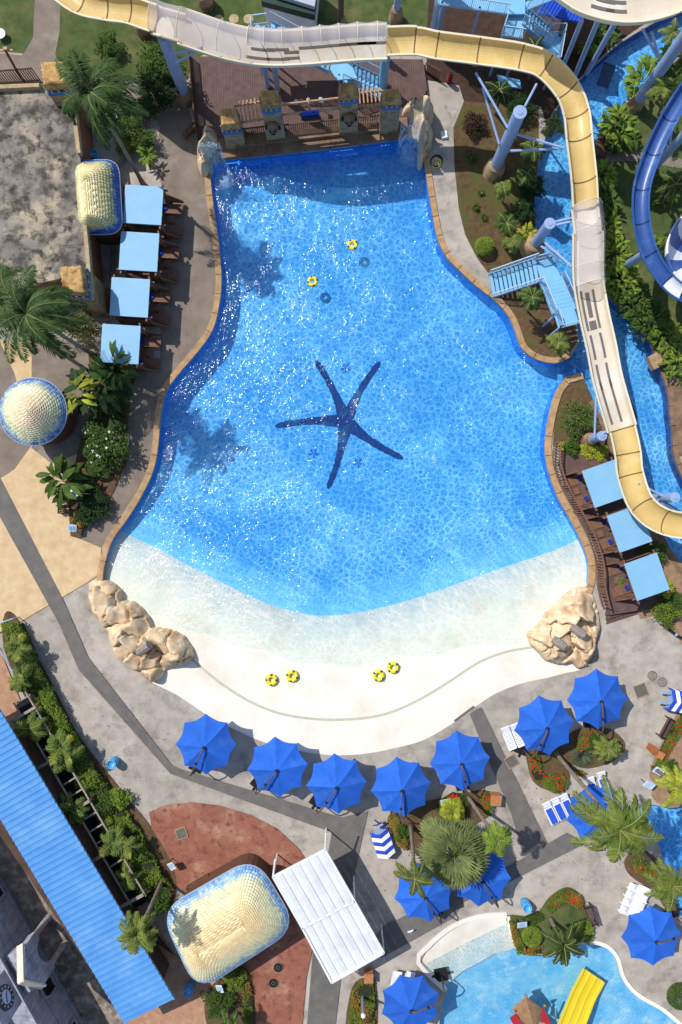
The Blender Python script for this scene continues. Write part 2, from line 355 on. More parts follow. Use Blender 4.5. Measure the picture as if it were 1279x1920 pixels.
def gridmesh(poly, step, zf, cond=None, warp=None, m=14):
    xs = [p[0] for p in poly]; ys = [p[1] for p in poly]; mb = MB(); idx = {}
    nx = int((max(xs) - min(xs)) / step) + 3; ny = int((max(ys) - min(ys)) / step) + 3; x0 = min(xs) - step; y0 = min(ys) - step
    def vid(i, j):
        if (i, j) not in idx:
            px, py = x0 + i * step, y0 + j * step
            if warp: px, py = warp(px, py)
            p = P(px, py, 0); p.z = zf(px, py); idx[(i, j)] = len(mb.v); mb.v.append(p)
        return idx[(i, j)]
    for i in range(nx):
        for j in range(ny):
            c = (x0 + (i + .5) * step, y0 + (j + .5) * step)
            if near(c, poly, m) and (cond is None or cond(*c)):
                mb.f.append((vid(i, j), vid(i, j + 1), vid(i + 1, j + 1), vid(i + 1, j))); mb.m.append(0)
    return mb
WP = WAVE_R + [(1090,690)] + WAVE_D + BEACH + WAVE_L + TOPW
def floor_strip(name, lo, hi, n, mat):
    mb = MB(); xs = list(range(170, 1141, 5))
    vs = []; 
    for x in xs:
        for j in range(n + 1):
            d_ = lo + (hi - lo) * j / n; py = yA(x) + d_
            p = P(x, py); p.z = dz(x, py); vs.append(p)
    fs = [(i * (n + 1) + j, i * (n + 1) + j + 1, (i + 1) * (n + 1) + j + 1, (i + 1) * (n + 1) + j) for i in range(len(xs) - 1) for j in range(n)]
    mb.mesh(vs, fs); return struct(mb.obj(name, mat, smooth=True))
floor_strip('pool_floor', -1010, 0, 60, m_poolblue)
floor_strip('beach_floor', 0, 330, 33, m_beach)
# starfish inlaid in the floor
def star():
    mb = MB(); c = V((648, 790, 0)); tips = [(592,676),(713,678),(756,860),(615,916),(516,799)]
    for tx, ty in tips:
        d_ = V((tx - c.x, ty - c.y, 0)); L = d_.length; d_.normalize(); s_ = V((-d_.y, d_.x, 0)); l, r = [], []
        N = 22
        for i in range(N + 1):
            t = i / N; w = (9 * (1 - t) ** 4 + 7.2 - 2.0 * t) + rnd.uniform(-.8, .8)
            if t > .93: w = 4.5
            if t > .99: w = 1.5
            mid = c + d_ * L * t + s_ * (5 * math.sin(3.14 * t) * (1 if tx in (592, 756, 516) else -1))
            l.append(mid + s_ * w); r.append(mid - s_ * w)
        for i in range(N):
            q = [l[i], l[i + 1], r[i + 1], r[i]]
            w_ = []
            for a in q:
                k = 1 / 1.0; z = dz(a.x, a.y) + .012 + .004 * tips.index((tx, ty)); p = P(a.x, a.y, z); p.z = z; w_.append(p)
            mb.face(w_)
    return mb
struct(star().obj('starfish_inlay', m_star))
mb = MB()
for cx_, cy_ in ((648,690),(588,850),(672,868)):
    for k in range(5):
        a = k * 1.257 + .3; q = []
        for dr, da in ((0, 0), (7, .35), (11, 0), (7, -.35)): 
            X, Y = cx_ + dr * math.cos(a + da), cy_ + dr * math.sin(a + da); z = dz(X, Y) + .012; q.append(P(X, Y, z))
        mb.face(q)
struct(mb.obj('floor_mosaic_patches', M('mosaic_blue', (.008, .12, .55, 1), (.01, .2, .7, 1), 6, .5)))
# river, channel and second pool floors
def flat_floor(name, poly, z, mat, warp=None): 
    pts = PL(poly); c = sum(pts, V()) / len(pts); mb = MB()
    w = [V((p.x, p.y, z)) for p in pts]; mb.mesh(w, [tuple(x) for x in geometry.tessellate_polygon([w])]); return struct(mb.obj(name, mat))
RIVP = [(1062,640)] + RIV_L + RIV_R + RIV_B + [(1055,715)]
flat_floor('river_floor', [(1052,660)] + sRL + sRR + sRB + [(1055,722)], -1.1, m_poolblue)
m_kid = M('kids_pool_floor', (.16, .56, .90, 1), (.42, .76, .92, 1), .5, .5, stain=[(.7, .86, .9, 1)], ssc=1.1, st=(.52, .72), fine=.4)
flat_floor('kids_pool_floor', KID, -.75, m_kid)
flat_floor('side_pool_floor', RIV2, -.9, m_poolblue)
# white sloping beach of the kids pool
kb = [(787,1803),(805,1776),(825,1757),(850,1739),(880,1726),(915,1718),(950,1717),(958,1750),(969,1784),(960,1788),(930,1795),(900,1812),(870,1828),(845,1850),(838,1855)]
mb = MB(); w = []
for (a, b) in kb:
    t = max(0, min(1, ((a - 850) * .45 + (b - 1740) * .9) / 110)); p = P(a, b); p.z = -.08 - .45 * t; w.append(p)
cc = sum(w, V()) / len(w); cc.z = -.3
for i in range(len(w)): mb.face([w[i], w[(i + 1) % len(w)], cc])
struct(mb.obj('kids_beach_floor', m_beach))
# pool walls
def wall_ribbon(name, pts, z0, z1, mat, closed=True):
    mb = MB(); n = len(pts)
    for i in range(n if closed else n - 1):
        a, b = P(*pts[i]), P(*pts[(i + 1) % n])
        mb.face([V((a.x, a.y, z0)), V((b.x, b.y, z0)), V((b.x, b.y, z1)), V((a.x, a.y, z1))])
    return struct(mb.obj(name, mat))
wall_ribbon('pool_wall', sWL[12:] + TOPW + sWR, -2.6, 0, m_poolwall, False)
wall_ribbon('pool_wall_east', sWD[:-3], -2.6, 0, m_poolwall, False)
m_rivwall = M('river_wall', (.02, .14, .5, 1), S(110, 100, 85), 2, .8)
wall_ribbon('river_wall', sRL + sRR + sRB, -1.2, 0, m_rivwall, False)
wall_ribbon('kids_pool_wall', KID, -.8, 0, m_beach)
wall_ribbon('side_pool_wall', RIV2, -1.0, 0, m_poolwall)
mb = MB()
for i in range(6):
    t = (i + .6) / 6; x = 413 + 344 * t; y = 302 - 40 * t; a = P(x, y + 2); mb.box((a.x, a.y - .15, -.12), (.16, .5, .3), R(6))
a, b = P(413, 303), P(757, 263); mb.bar((a.x, a.y - .1, -.14), (b.x, b.y - .1, -.14), .28, .2)
struct(mb.obj('wall_gutter', M('gutter_blue', (.02, .2, .72, 1))))
# water
def wz(px, py):
    return -.3 + .018 * math.sin(px * .021 + 1.3 * math.sin(py * .017)) * math.sin(py * .019 + px * .006) + .012 * math.sin(px * .05 + py * .04)
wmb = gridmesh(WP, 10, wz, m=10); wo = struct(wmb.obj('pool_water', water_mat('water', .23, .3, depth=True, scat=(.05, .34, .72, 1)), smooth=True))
at = wo.data.attributes.new('depth', 'FLOAT', 'POINT')
def dfac(v):
    px, py = topx(v.x, v.y); d_ = py - yA(px); return 1.0 if d_ < -60 else max(0, min(1, (30 - d_) / 90 * .55 + .2)) if d_ < 30 else max(0, .2 * (1 - (d_ - 30) / 60))
at.data.foreach_set('value', [dfac(v) for v in wmb.v])
w_r = water_mat('river_water', .11, .0, (.2, .5, .8, 1), 2.2, .05)
def flat(name, poly, z, mat): return flat_floor(name, poly, z, mat)
flat('river_water', [(1058,668)] + sRL + sRR + sRB + [(1062,712)], -.33, w_r)
flat('kids_pool_water', KID, -.25, water_mat('kids_water', .1, .0, (.62, .82, .92, 1), 3.6, .05))
flat('side_pool_water', RIV2, -.3, w_r)
# coping blocks
def coping(name, pts, w, h, mat, gap=.05, blk=1.55, side=1, lip=.04):
    ps = [P(*p) for p in pts]; mb = MB(); cur = [ps[0]]; acc = 0; segs = []
    for a, b in zip(ps, ps[1:]):
        L = (b - a).length; t = 0
        while acc + (L - t) > blk:
            t += blk - acc; q = a + (b - a) * (t / L); cur.append(q); segs.append(cur); cur = [q]; acc = 0
        acc += L - t; cur.append(b)
    segs.append(cur)
    def off(s_, k, dist):
        a, b = s_[max(0, k - 1)], s_[min(len(s_) - 1, k + 1)]; d_ = (b - a); d_ = V((1, 0, 0)) if d_.length < 1e-6 else d_.normalized()
        return s_[k] + V((-d_.y, d_.x, 0)) * dist * side
    for s_ in segs:
        tot = sum((b - a).length for a, b in zip(s_, s_[1:]))
        if tot < .2: continue
        s2 = list(s_); s2[0] = s_[0] + (s_[1] - s_[0]).normalized() * min(gap, (s_[1] - s_[0]).length * .6) 
        o = [off(s2, k, w) for k in range(len(s2))]; i_ = [off(s2, k, -lip) for k in range(len(s2))]
        lo = i_ + o[::-1]; poly = [V((p.x, p.y, 0)) for p in lo]; mb.prism(poly, -.12, h)
    return struct(mb.obj(name, mat))
coping('pool_coping', sWL[8:], .42, .14, m_cope, side=1)
coping('pool_coping', sWR, .4, .14, m_cope, side=1)
coping('pool_coping', [(1092,700)] + sWD, .46, .14, m_cope, side=1)
coping('river_kerb', sRR[16:], .35, .1, m_ledge, side=1)
coping('river_kerb', sRB[:28], .3, .1, m_ledge, side=1)
coping('kids_pool_kerb', crp([(838,1855),(787,1803),(805,1776),(825,1757),(850,1739),(880,1726),(915,1718),(950,1717)], 3), .28, .1, m_beach, .01, 30, side=1)
coping('kids_pool_kerb', [(950,1717),(958,1760),(969,1784),(1017,1787)], .22, .12, m_beach, .01, 30, side=1)
coping('kids_pool_kerb', crp([(1085,1768),(1112,1768),(1137,1776),(1155,1796),(1165,1830),(1182,1855),(1205,1873),(1240,1893),(1275,1922)]), .25, .12, m_beach, .01, 30, side=1)

m_foamline = M('foam_line', S(236, 244, 244), None, rough=.6, alpha=.5)
# paths and paving sheets
sheet('brown_path', [(270,170),(350,190),(375,270),(388,310),(392,380),(401,450),(407,520),(403,570),(390,615),(362,655),(328,693),(303,728),(293,778),(289,828),(280,875),(257,922),(229,965),(203,1008),(190,1028),(150,1010),(175,980),(205,930),(232,890),(238,800),(240,740),(262,690),(300,690),(306,360),(290,300),(300,240)], m_brownconc)
sheet('top_path', [(60,-20),(118,-20),(112,60),(104,100),(150,130),(350,150),(355,200),(300,230),(240,200),(150,165),(0,170),(-60,170),(-60,100),(0,100),(40,104),(55,85)], m_brownconc)
sheet('lawn', [(-200,-200),(66,-200),(66,-20),(62,70),(45,100),(0,96),(-200,96)], m_grass)
sheet('lawn', [(118,-200),(820,-200),(820,60),(700,75),(480,70),(360,110),(352,150),(200,150),(108,118),(104,100),(112,60)], m_grass)
sheet('east_path', [(797,175),(835,150),(870,170),(855,215),(835,250),(855,330),(865,400),(880,460),(905,500),(960,560),(930,565),(870,515),(838,480),(822,450),(811,400),(803,350),(792,290)], m_conc)
sheet('soil_bed', [(870,190),(1010,190),(1010,290),(1000,400),(1018,478),(960,520),(925,525),(895,485),(872,440),(860,390),(852,310),(850,240)], M('bed_soil', S(112, 92, 62), S(84, 66, 44), 2.5, .95, 1, 30, stain=[S(90, 92, 48)], ssc=.3, st=(.48, .6), fine=.3))
sheet('shaded_ground', [(820,-200),(1400,-200),(1400,-60),(1200,50),(1150,85),(1075,158),(1035,212),(1025,240),(1015,200),(870,190),(860,160),(800,150),(800,60)], M('shade_dark_soil', S(84, 62, 50), S(60, 45, 38), 2, .95, .8, 30, fine=.3))  # soil colour darkened to paint the shadow under the walkway
sheet('island_soil', [(925,528),(1020,490),(1040,520),(1066,562),(1078,600),(1083,640),(1066,662),(1050,670),(1030,672),(1003,664),(985,648),(976,622),(962,590),(938,560)], m_soil)
sheet('east_lawn', [(1130,248),(1200,165),(1290,100),(1600,0),(1600,1100),(1380,980),(1330,930),(1300,860),(1275,800),(1262,730),(1235,655),(1190,590),(1145,545),(1128,500),(1116,430),(1114,340),(1118,290)], m_grass)
sheet('stone_walk', [(1222,650),(1250,640),(1262,690),(1290,760),(1290,860),(1268,852),(1262,780),(1256,735),(1236,672)], m_ledge)
sheet('stepping_path', [(1120,290),(1190,285),(1290,300),(1290,318),(1190,302),(1120,305)], M('pebble_path', S(150, 138, 124), S(96, 86, 76), 9, .9, 1, 12))
sheet('south_soil', [(1064,722),(1095,712),(1112,750),(1140,810),(1165,870),(1100,880),(1045,840),(1036,835),(1040,790),(1050,745)], m_soil)
sheet('river_bank_soil', [(1160,850),(1180,890),(1215,960),(1250,1020),(1360,1160),(1330,1300),(1262,1180),(1240,1150),(1200,1160),(1120,960)], m_soil2)
sheet('tan_plaza', [(-80,640),(60,640),(105,700),(130,830),(180,830),(190,900),(175,960),(150,1010),(190,1027),(188,1075),(164,1092),(40,1165),(-80,1230)], m_tan)
sheet('grey_apron', [(-80,640),(0,640),(28,700),(60,835),(28,880),(0,898),(-80,930)], m_brownconc)
sheet('brown_court', [(60,640),(170,640),(240,740),(238,800),(235,860),(150,850),(98,870),(60,840)], m_brownconc)
sheet('left_bed', [(165,655),(262,690),(245,735),(240,800),(237,870),(212,925),(175,975),(150,1010),(133,1005),(128,940),(135,900),(150,830),(180,800)], m_soil)
sheet('grey_strip', [(-10,880),(0,893),(115,1115),(166,1232),(322,1433),(335,1440),(640,1532),(690,1520),(660,1660),(628,1930),(575,1930),(590,1740),(622,1560),(320,1450),(148,1255),(112,1170),(-10,950)], m_grey)
sheet('grey_strip', [(880,1338),(902,1325),(1035,1598),(1010,1580),(980,1600),(958,1525)], m_grey)
sheet('grey_strip', [(700,1760),(720,1735),(960,1620),(1062,1560),(1098,1580),(960,1650),(870,1690),(850,1720),(715,1795)], m_grey)
sheet('red_paving', [(280,1522),(310,1508),(360,1503),(410,1509),(470,1527),(520,1553),(560,1590),(600,1650),(608,1700),(590,1760),(575,1830),(566,1930),(330,1930),(420,1700),(300,1650)], m_red)
for i in range(7):
    y = 1815 + i * 17; sheet('paving_line', [(466 + i * 5, y), (505 + i * 5, y - 18), (506 + i * 5, y - 16), (467 + i * 5, y + 2)], m_beach, z=.2 - .1 * 1.36 + .006 * 1)
sheet('orange_terrace', [(-60,1180),(0,1215),(50,1340),(120,1460),(330,1790),(400,1820),(430,1940),(240,1940),(-60,1420)], m_tile)
sheet('back_yard', [(-60,1500),(0,1510),(240,1930),(-60,1960)], M('yard_concrete', S(150, 138, 124), S(100, 90, 80), 1.2, .9, .4, 20, stain=[S(96, 88, 78), S(184, 172, 156)], ssc=.45, st=(.48, .7)))
def bed(name, pts, mat=None, z=.02): return sheet(name, pts, mat or m_soil, smooth=4)
bed('planting_bed', [(10,1150),(35,1160),(60,1230),(130,1350),(180,1420),(235,1490),(290,1560),(330,1640),(320,1700),(290,1690),(200,1540),(120,1420),(60,1330),(10,1220)])
bed('planting_bed', [(990,1405),(1040,1395),(1085,1365),(1140,1365),(1172,1395),(1150,1425),(1100,1440),(1060,1430),(1068,1460),(1030,1480),(1000,1465),(988,1430)])
bed('planting_bed', [(728,1530),(760,1510),(830,1495),(900,1480),(922,1490),(918,1525),(890,1545),(840,1570),(790,1600),(765,1590),(735,1560)])
bed('planting_bed', [(950,1715),(1000,1715),(1030,1680),(1062,1662),(1090,1680),(1105,1730),(1105,1762),(1075,1770),(1030,1790),(972,1785),(960,1750)], m_grass)
bed('planting_bed', [(660,1850),(690,1830),(705,1845),(702,1940),(650,1940)])
bed('planting_bed', [(385,1870),(420,1825),(455,1810),(472,1840),(475,1940),(400,1940)])
bed('planting_bed', [(1216,1450),(1245,1380),(1290,1320),(1340,1400),(1330,1490),(1280,1510),(1245,1512),(1220,1490),(1230,1470)], m_soil2)
bed('planting_bed', [(1170,1610),(1200,1590),(1240,1620),(1250,1660),(1268,1710),(1245,1700),(1225,1670),(1180,1640)])
foam = []
for off, amp, w in ((0, 5, .07),):
    mb = MB(); pv = None
    for x in range(300, 1010, 5):
        wl = 85 + 70 * min(1, abs(x - 600) / 400) ** 1.5; y = yA(x) + wl + off + amp * math.sin(x * .031 + off) + 4 * math.sin(x * .083 + off * 2) + 2 * math.sin(x * .21)
        if off and math.sin(x * .017 + off * 3) < -.15: pv = None; continue
        p = P(x, y); p.z = max(-.285, dz(x, y) + .01) if off == 0 else -.262; ww = w * (.5 + .7 * abs(math.sin(x * .05 + off)))
        if pv: mb.face([pv[0] - V((0, pv[1], 0)), p - V((0, ww, 0)), p + V((0, ww, 0)), pv[0] + V((0, pv[1], 0))])
        pv = (p, ww)
    struct(mb.obj('foam_line', m_foamline))
sheet('expansion_joint', [(887,1322),(850,1350),(852,1352),(889,1324)], m_grey)
# ============================================================ SLIDES
def arclen(pts):
    a = [0]
    for p, q in zip(pts, pts[1:]): a.append(a[-1] + (q - p).length)
    return a
def frames(path):
    out = []
    for i, p in enumerate(path):
        d_ = (path[min(i + 1, len(path) - 1)] - path[max(0, i - 1)]).normalized(); s_ = V((d_.y, -d_.x, 0)).normalized(); out.append((p, s_, d_))
    return out
def ushape(r, depth, flat=0, n=14):
    pr = []
    for k in range(n + 1):
        a = math.pi * k / n; c, s_ = math.cos(a), math.sin(a)
        if flat: c = math.copysign(abs(c) ** .6, c); s_ = s_ ** .6
        pr.append((-c * r, depth - s_ * depth))
    return pr
def trough(mb, fr, r, depth, flat, th=.06):
    inn = ushape(r, depth, flat); out = ushape(r + th, depth + th, flat); out = [(x, z - th) for x, z in out]
    prof = inn + [(r + .13, depth + .02), (r + .13, depth - .07)] + out[::-1] + [(-r - .13, depth - .07), (-r - .13, depth + .02)]
    m = len(prof); k0 = len(inn)
    vs = [p + s_ * x + V((0, 0, z)) for p, s_, d_ in fr for x, z in prof]
    fs, ms = [], []
    for i in range(len(fr) - 1):
        for k in range(m):
            k2 = (k + 1) % m; fs.append((i * m + k, i * m + k2, (i + 1) * m + k2, (i + 1) * m + k)); ms.append(0 if k < k0 - 1 else 1)
    b = len(mb.v); mb.v += vs; mb.f += [tuple(b + q for q in f) for f in fs]; mb.m += ms
    for e in (0, len(fr) - 1):   # end lips
        for k in range(k0 - 1):
            a, c = fr[e][0], fr[e][1]
            q = [a + c * x + V((0, 0, z)) for x, z in (inn[k], inn[k + 1], out[k + 1], out[k])]; mb.k = 1; mb.face(q); mb.k = 0
def ring(mb, f, r, depth, flat, w=.09):
    p, s_, d_ = f; pr = ushape(r - .012, depth, flat, 14); po = ushape(r + .1, depth + .1, flat, 14); po = [(x, z - .1) for x, z in po]
    pr = [(x, z + .012) for x, z in pr]
    for k in range(len(pr) - 1):
        lo = [p + s_ * x + V((0, 0, z)) - d_ * w / 2 for x, z in (pr[k], pr[k + 1], po[k + 1], po[k])]
        mb.hexa(lo, [q + d_ * w for q in lo])
def slide(name, label, ctrl, secs, cat='water slide', sub=6):
    """ctrl: (px,py,z,r); secs: list of (i0,i1,matIn,matRim,flat,name); every control point is a joint"""
    pts = [P(a, b, c) for a, b, c, r in ctrl]; rr = [c[3] for c in ctrl]
    path = cr(pts, sub, closed=False); root = thing(name, label, cat, (pts[0].x, pts[0].y, 0)); fr = frames(path)
    for i0, i1, mi, mr_, flat, nm in secs:
        for j in range(i0, i1):
            mb = MB(); seg = fr[j * sub:(j + 1) * sub + 1]; r = rr[j]; trough(mb, seg, r, r * .82 if not flat else r * .62, flat)
            mb.obj(nm, [mi, mr_], root, smooth=False)
    return root, fr, rr
ctrl = [(30,-75,8.3,.82),(100,-28,8.1,.82),(153,12,8.0,.82),(202,25,7.8,.82),(245,31,7.7,.82),(293,47,7.6,.84),
 (345,62,7.5,1.08),(417,86,7.3,1.08),(470,98,7.2,1.08),(515,102,7.1,1.08),(570,100,7.0,1.08),(620,96,6.9,1.08),(670,92,6.9,1.08),(724,90,6.9,.87),
 (777,89,6.9,.83),(818,97,6.9,.83),(895,107,6.8,.83),(974,119,6.8,.82),(1018,135,6.7,.82),(1058,178,6.6,.8),(1075,221,6.4,.8),(1080,265,6.3,.8),(1089,343,5.8,.8),(1092,394,5.4,.85),
 (1097,442,5.1,.98),(1097,507,4.8,.98),(1099,540,4.6,.98),(1103,566,4.5,.98),(1110,602,4.4,.98),(1122,654,4.2,.98),(1134,715,4.0,.98),(1160,806,3.7,.85),
 (1170,852,3.6,.85),(1175,892,3.5,.85),(1197,948,3.45,.85),(1242,979,3.4,.85),(1310,986,3.3,.85),(1390,980,3.3,.85)]
Y, W = (m_yel, m_rim, 0, 'trough_section'), (m_cream, m_rim, 1, 'uphill_section')
root, fr, rr = slide('water_slide', 'long yellow and cream water slide winding over the top and right of the pool', ctrl,
    [(0, 5) + Y, (5, 13) + W, (13, 23) + Y, (23, 31) + W, (31, 37) + Y])
for j in list(range(1, 6)) + list(range(14, 24)) + list(range(31, 37)):
    mb = MB(); ring(mb, fr[j * 6], rr[j] if j not in (5,) else .82, rr[j] * .82, 0); mb.obj('flange', m_flange, root)
# slots let into the flat floor of the cream sections
def slot(c, off, L, w=.16, frm=None, par=None, sub=6, dep=.62):
    """c = position in control-point units"""
    frm = frm or fr; i = int(c * sub); p, s_, d_ = frm[i]; n = max(2, int(L / .35)); mb = MB(); acc = 0; a = []
    k = i
    while acc < L and k < len(frm) - 1:
        a.append(frm[k]); acc += (frm[k + 1][0] - frm[k][0]).length; k += 1
    a.append(frm[k])
    l = [q + s2 * (off - w / 2) + V((0, 0, .045)) for q, s2, _ in a]; r = [q + s2 * (off + w / 2) + V((0, 0, .045)) for q, s2, _ in a]
    for q in range(len(a) - 1): mb.face([l[q], l[q + 1], r[q + 1], r[q]])
    mb.obj('slot', m_slot, par or root)
for c, off, L in ((7.9,.35,1.6),(8.05,-.25,1.4),(8.7,.35,1.4),(8.75,-.3,1.5),(9.35,.3,.9),(9.35,-.1,.9),(9.9,-.35,4.2),(11.4,-.35,2.2),(12.2,-.35,1.6),
  (26.3,-.45,1.0),(26.4,0,.9),(26.2,.42,1.0),(27.3,-.45,1.0),(27.4,0,.7),(27.2,.42,1.0),(28.1,.42,.4),(28.1,-.45,.4),(28.55,-.36,1.7),(28.55,.36,1.7),(29.5,-.36,1.7),(29.5,.36,1.7),(30.1,-.36,1.7),(30.1,.36,1.7),(30.6,-.36,1.2),(30.6,.36,1.2)):
    slot(c, off, L, .17 if abs(off) > .05 or c < 12 else .3)
def screens(a, b, posts, h=.85, dep=.62, frm=None, par=None, sides=(-1, 1)):
    frm = frm or fr
    for sd in sides:
        mb = MB(); seg = frm[a * 6:b * 6 + 1]; n = len(seg) - 1; lo, hi = [], []
        for i, (p, s_, d_) in enumerate(seg):
            t = (i % posts) / posts; z = h * (1 - .22 * math.sin(math.pi * t)); r = 1.1
            lo.append(p + s_ * sd * r + V((0, 0, dep))); hi.append(p + s_ * sd * (r + .12) + V((0, 0, dep + z)))
        for i in range(n): mb.face([lo[i], lo[i + 1], hi[i + 1], hi[i]])
        mb.obj('mesh_screen', m_screen, par or root)
        for i in range(0, n + 1, posts): mb = MB(); mb.bar(lo[i], hi[i], .05); mb.obj('screen_post', m_rim, par or root)
def netting(a, b, posts, inner, dep=.6, frm=None, par=None):
    """safety net on hoops arching from the outer rim over the trough"""
    frm = frm or fr; seg = frm[a * 6:b * 6 + 1]; n = len(seg) - 1; rows = []
    for i, (p, s_, d_) in enumerate(seg):
        t = (i % posts) / posts; sag = 1 - .16 * math.sin(math.pi * t); e_ = inner(i / n) if callable(inner) else inner; row = []
        for k in range(9):
            q = k / 8; x = -1.12 + (e_ + 1.12) * q; z = 1.15 * math.sin(math.pi * min(1, .12 + .62 * q * (1.25 if e_ > .9 else 1))) ; row.append(p + s_ * (x - .1 * (1 - q)) + V((0, 0, dep + (z - .42 + .42 * min(1, q * 4)) * sag)))
        rows.append(row)
    mb = MB(); vs = [v for r in rows for v in r]; mb.mesh(vs, [(i * 9 + k, i * 9 + k + 1, (i + 1) * 9 + k + 1, (i + 1) * 9 + k) for i in range(n) for k in range(8)]); mb.obj('mesh_screen', m_screen, par or root, smooth=True)
    for i in range(0, n + 1, posts): mb = MB(); mb.tube(rows[i], .025, 5); mb.obj('screen_hoop', m_rim, par or root)
slot(28.1, 0, .4, .5)
netting(5, 8, 6, 1.05); netting(8, 13, 4, .45); netting(23, 26, 6, 1.05)
# top right slide
ctrl2 = [(985,-75,11.5,1.1),(1035,-38,11.4,1.1),(1080,-5,11.3,1.15),(1115,10,11.2,1.15),(1160,19,11.1,1.15),(1205,16,11,1.15),(1250,3,10.9,1.1),(1300,-20,10.8,1),(1360,-60,10.7,1)]
r2, fr2, rr2 = slide('water_slide', 'cream raft slide crossing the top right corner above the lazy river', ctrl2, [(0, 5) + W, (5, 8) + (m_cream, m_rim, 1, 'trough_section')])
for c, off, L in ((2.6,-.5,1.2),(2.9,.1,1.3),(3.0,-.4,1.2),(3.5,.1,1.2),(3.6,-.45,1.2)): slot(c, off, L, .2, fr2, r2)
# blue tube slide on the right and its striped bowl
ctrl3 = [(1340,110,8.2,.47),(1290,165,8.0,.47),(1251,225,7.8,.47),(1220,290,7.5,.47),(1199,357,7.2,.47),(1199,421,6.9,.47),(1215,480,6.6,.47),(1247,530,6.3,.47),(1277,553,6.1,.47),(1320,570,6,.47)]
B1, B2 = (m_blueg, m_blueg, 0, 'trough_section'), (m_white, m_blueg, 0, 'trough_section')
r3, fr3, rr3 = slide('body_slide', 'narrow glossy blue slide curving down beside the river on the right edge', ctrl3, [(0, 7) + B1, (7, 8) + B2, (8, 9) + B1], 'water slide')
for j in range(1, 9):
    mb = MB(); ring(mb, fr3[j * 6], rr3[j], rr3[j] * .82, 0); mb.obj('flange', m_blued, r3)
bc = P(1320, 476, 5.0); bowl = thing('slide_bowl', 'round slide bowl with alternating blue and white panels cut off by the right edge', 'slide bowl', (bc.x, bc.y, 0))
for k in range(14):
    mb = MB(); a0 = k * 2 * math.pi / 14 + .1; mb.lathe([(.6, 4.1), (1.4, 4.15), (2.2, 4.5), (2.7, 5.1), (2.95, 5.9), (3.05, 5.9), (2.8, 5.0), (2.2, 4.35), (.6, 4.0)], 4, (bc.x, bc.y, 0), a0, a0 + 2 * math.pi / 14)
    mb.obj('bowl_panel', m_blueg if k % 2 else m_white, bowl, smooth=True)
mb = MB(); mb.tube([(bc.x, bc.y, 0), (bc.x, bc.y, 4.1)], .4, 12); mb.obj('stem', m_steel, bowl)

# ============================================================ SUPPORT COLUMNS
def strut(mb, p, q, r=.085): mb.tube([p, q], r, 8)
def column(bx, by, h, r, label, base=None, struts=(), top=None, lean=None, cap=True, mat=None, name='support_column'):
    b = P(bx, by, 0); t = thing(name, label, 'column', (b.x, b.y, 0), None)
    tp = V((b.x, b.y, h)) if lean is None else P(lean[0], lean[1], h)
    mb = MB(); mb.tube([b, tp], [r, r], 20); mb.obj('shaft', mat or m_steel, t, smooth=False)
    if cap:
        mb = MB(); mb.lathe([(0, .05), (r * .45, .05), (r * .45, .01), (r + .03, 0), (r + .03, -.06)], 20, tp + V((0, 0, .02))); mb.obj('cap', m_steel, t)
    if base:
        mb = MB(); mb.lathe([(base * 1.15, 0), (base * 1.1, .2), (base, .7), (base * .82, 1.1), (base * .8, 1.15), (0, 1.2)], 18, b); mb.obj('stone_base', m_tower if base > .3 else m_tan, t, smooth=True)
    for (p, q) in struts:
        mb = MB(); strut(mb, P(*p), P(*q)); mb.obj('strut', m_steel, t)
    return t
column(350, 186, 7.1, .42, 'leaning blue-grey column at the left end of the wooden deck under the slide', .62, [((322,100,6.6),(378,90,7.6)),((330,118,6.2),(378,90,7.6))], cap=False)
column(925, 322, 7.9, .43, 'tall blue-grey column with round cap on the brown bed left of the river', .75,
       [((892,136,6.7),(952,240,6.2)),((905,164,5.6),(936,270,4.3)),((964,250,5.9),(1058,278,6.2)),((957,283,5.2),(1048,279,5.8)),((984,200,7.7),(1006,158,7.2))])
column(997, 466, 4.6, .38, 'blue-grey column with round cap beside the light blue stairs', .85, [((1031,418,4.4),(1072,409,4.9)),((1033,424,4.3),(1070,416,4.9)),((1022,455,3.4),(1072,500,4.3)),((1015,462,2.6),(1070,496,4.3))])
column(1189, 200, 11.0, .42, 'tallest blue-grey column between the river and the top right plants', .55, [((1232,105,9),(1205,55,10.8)),((1236,110,8.8),(1222,60,10.6))])
column(1102, 825, 2.95, .34, 'short blue-grey column under the slide near the top cabana of the right deck', .5, [((1115,820,2.6),(1118,742,3.6)),((1120,820,2.7),(1150,800,3.4))])
column(1208, 935, 4.9, .34, 'blue-grey column standing in the river outside the lower slide bend', .3, [((1246,932,3.6),(1197,906,3.7)),((1230,934,3.2),(1200,915,3.6)),((1228,935,3.6),(1224,952,3.5)),((1234,936,3.8),(1231,955,3.5)),((1245,940,3.4),(1300,975,3.3)),((1240,942,3.1),(1296,982,3.2))])
column(1170, 500, 5.6, .3, 'blue-grey column below the middle of the blue slide', None, cap=False, lean=(1212, 474))
column(1217, 325, 6.5, .3, 'blue-grey column rising from the plants right of the blue slide', .45, [((1252,278,6),(1240,246,7)),((1256,270,6.2),(1262,225,7.4))], cap=False)
column(812, 78, 9.5, .44, 'thick pale column between the deck and the top walkway', .45, cap=False)
column(717, 168, 6.6, .34, 'blue column holding the slide at the right end of the deck', None, cap=False, mat=m_ltblue)
column(742, 36, 7.5, .27, 'thin pale column with a brown barrel base above the deck', .5, cap=False)
column(503, 168, 6.8, .2, 'left one of two thin grey slide posts behind the second gate tower', None, cap=False)
column(522, 176, 6.8, .2, 'right one of two thin grey slide posts behind the second gate tower', None, cap=False)
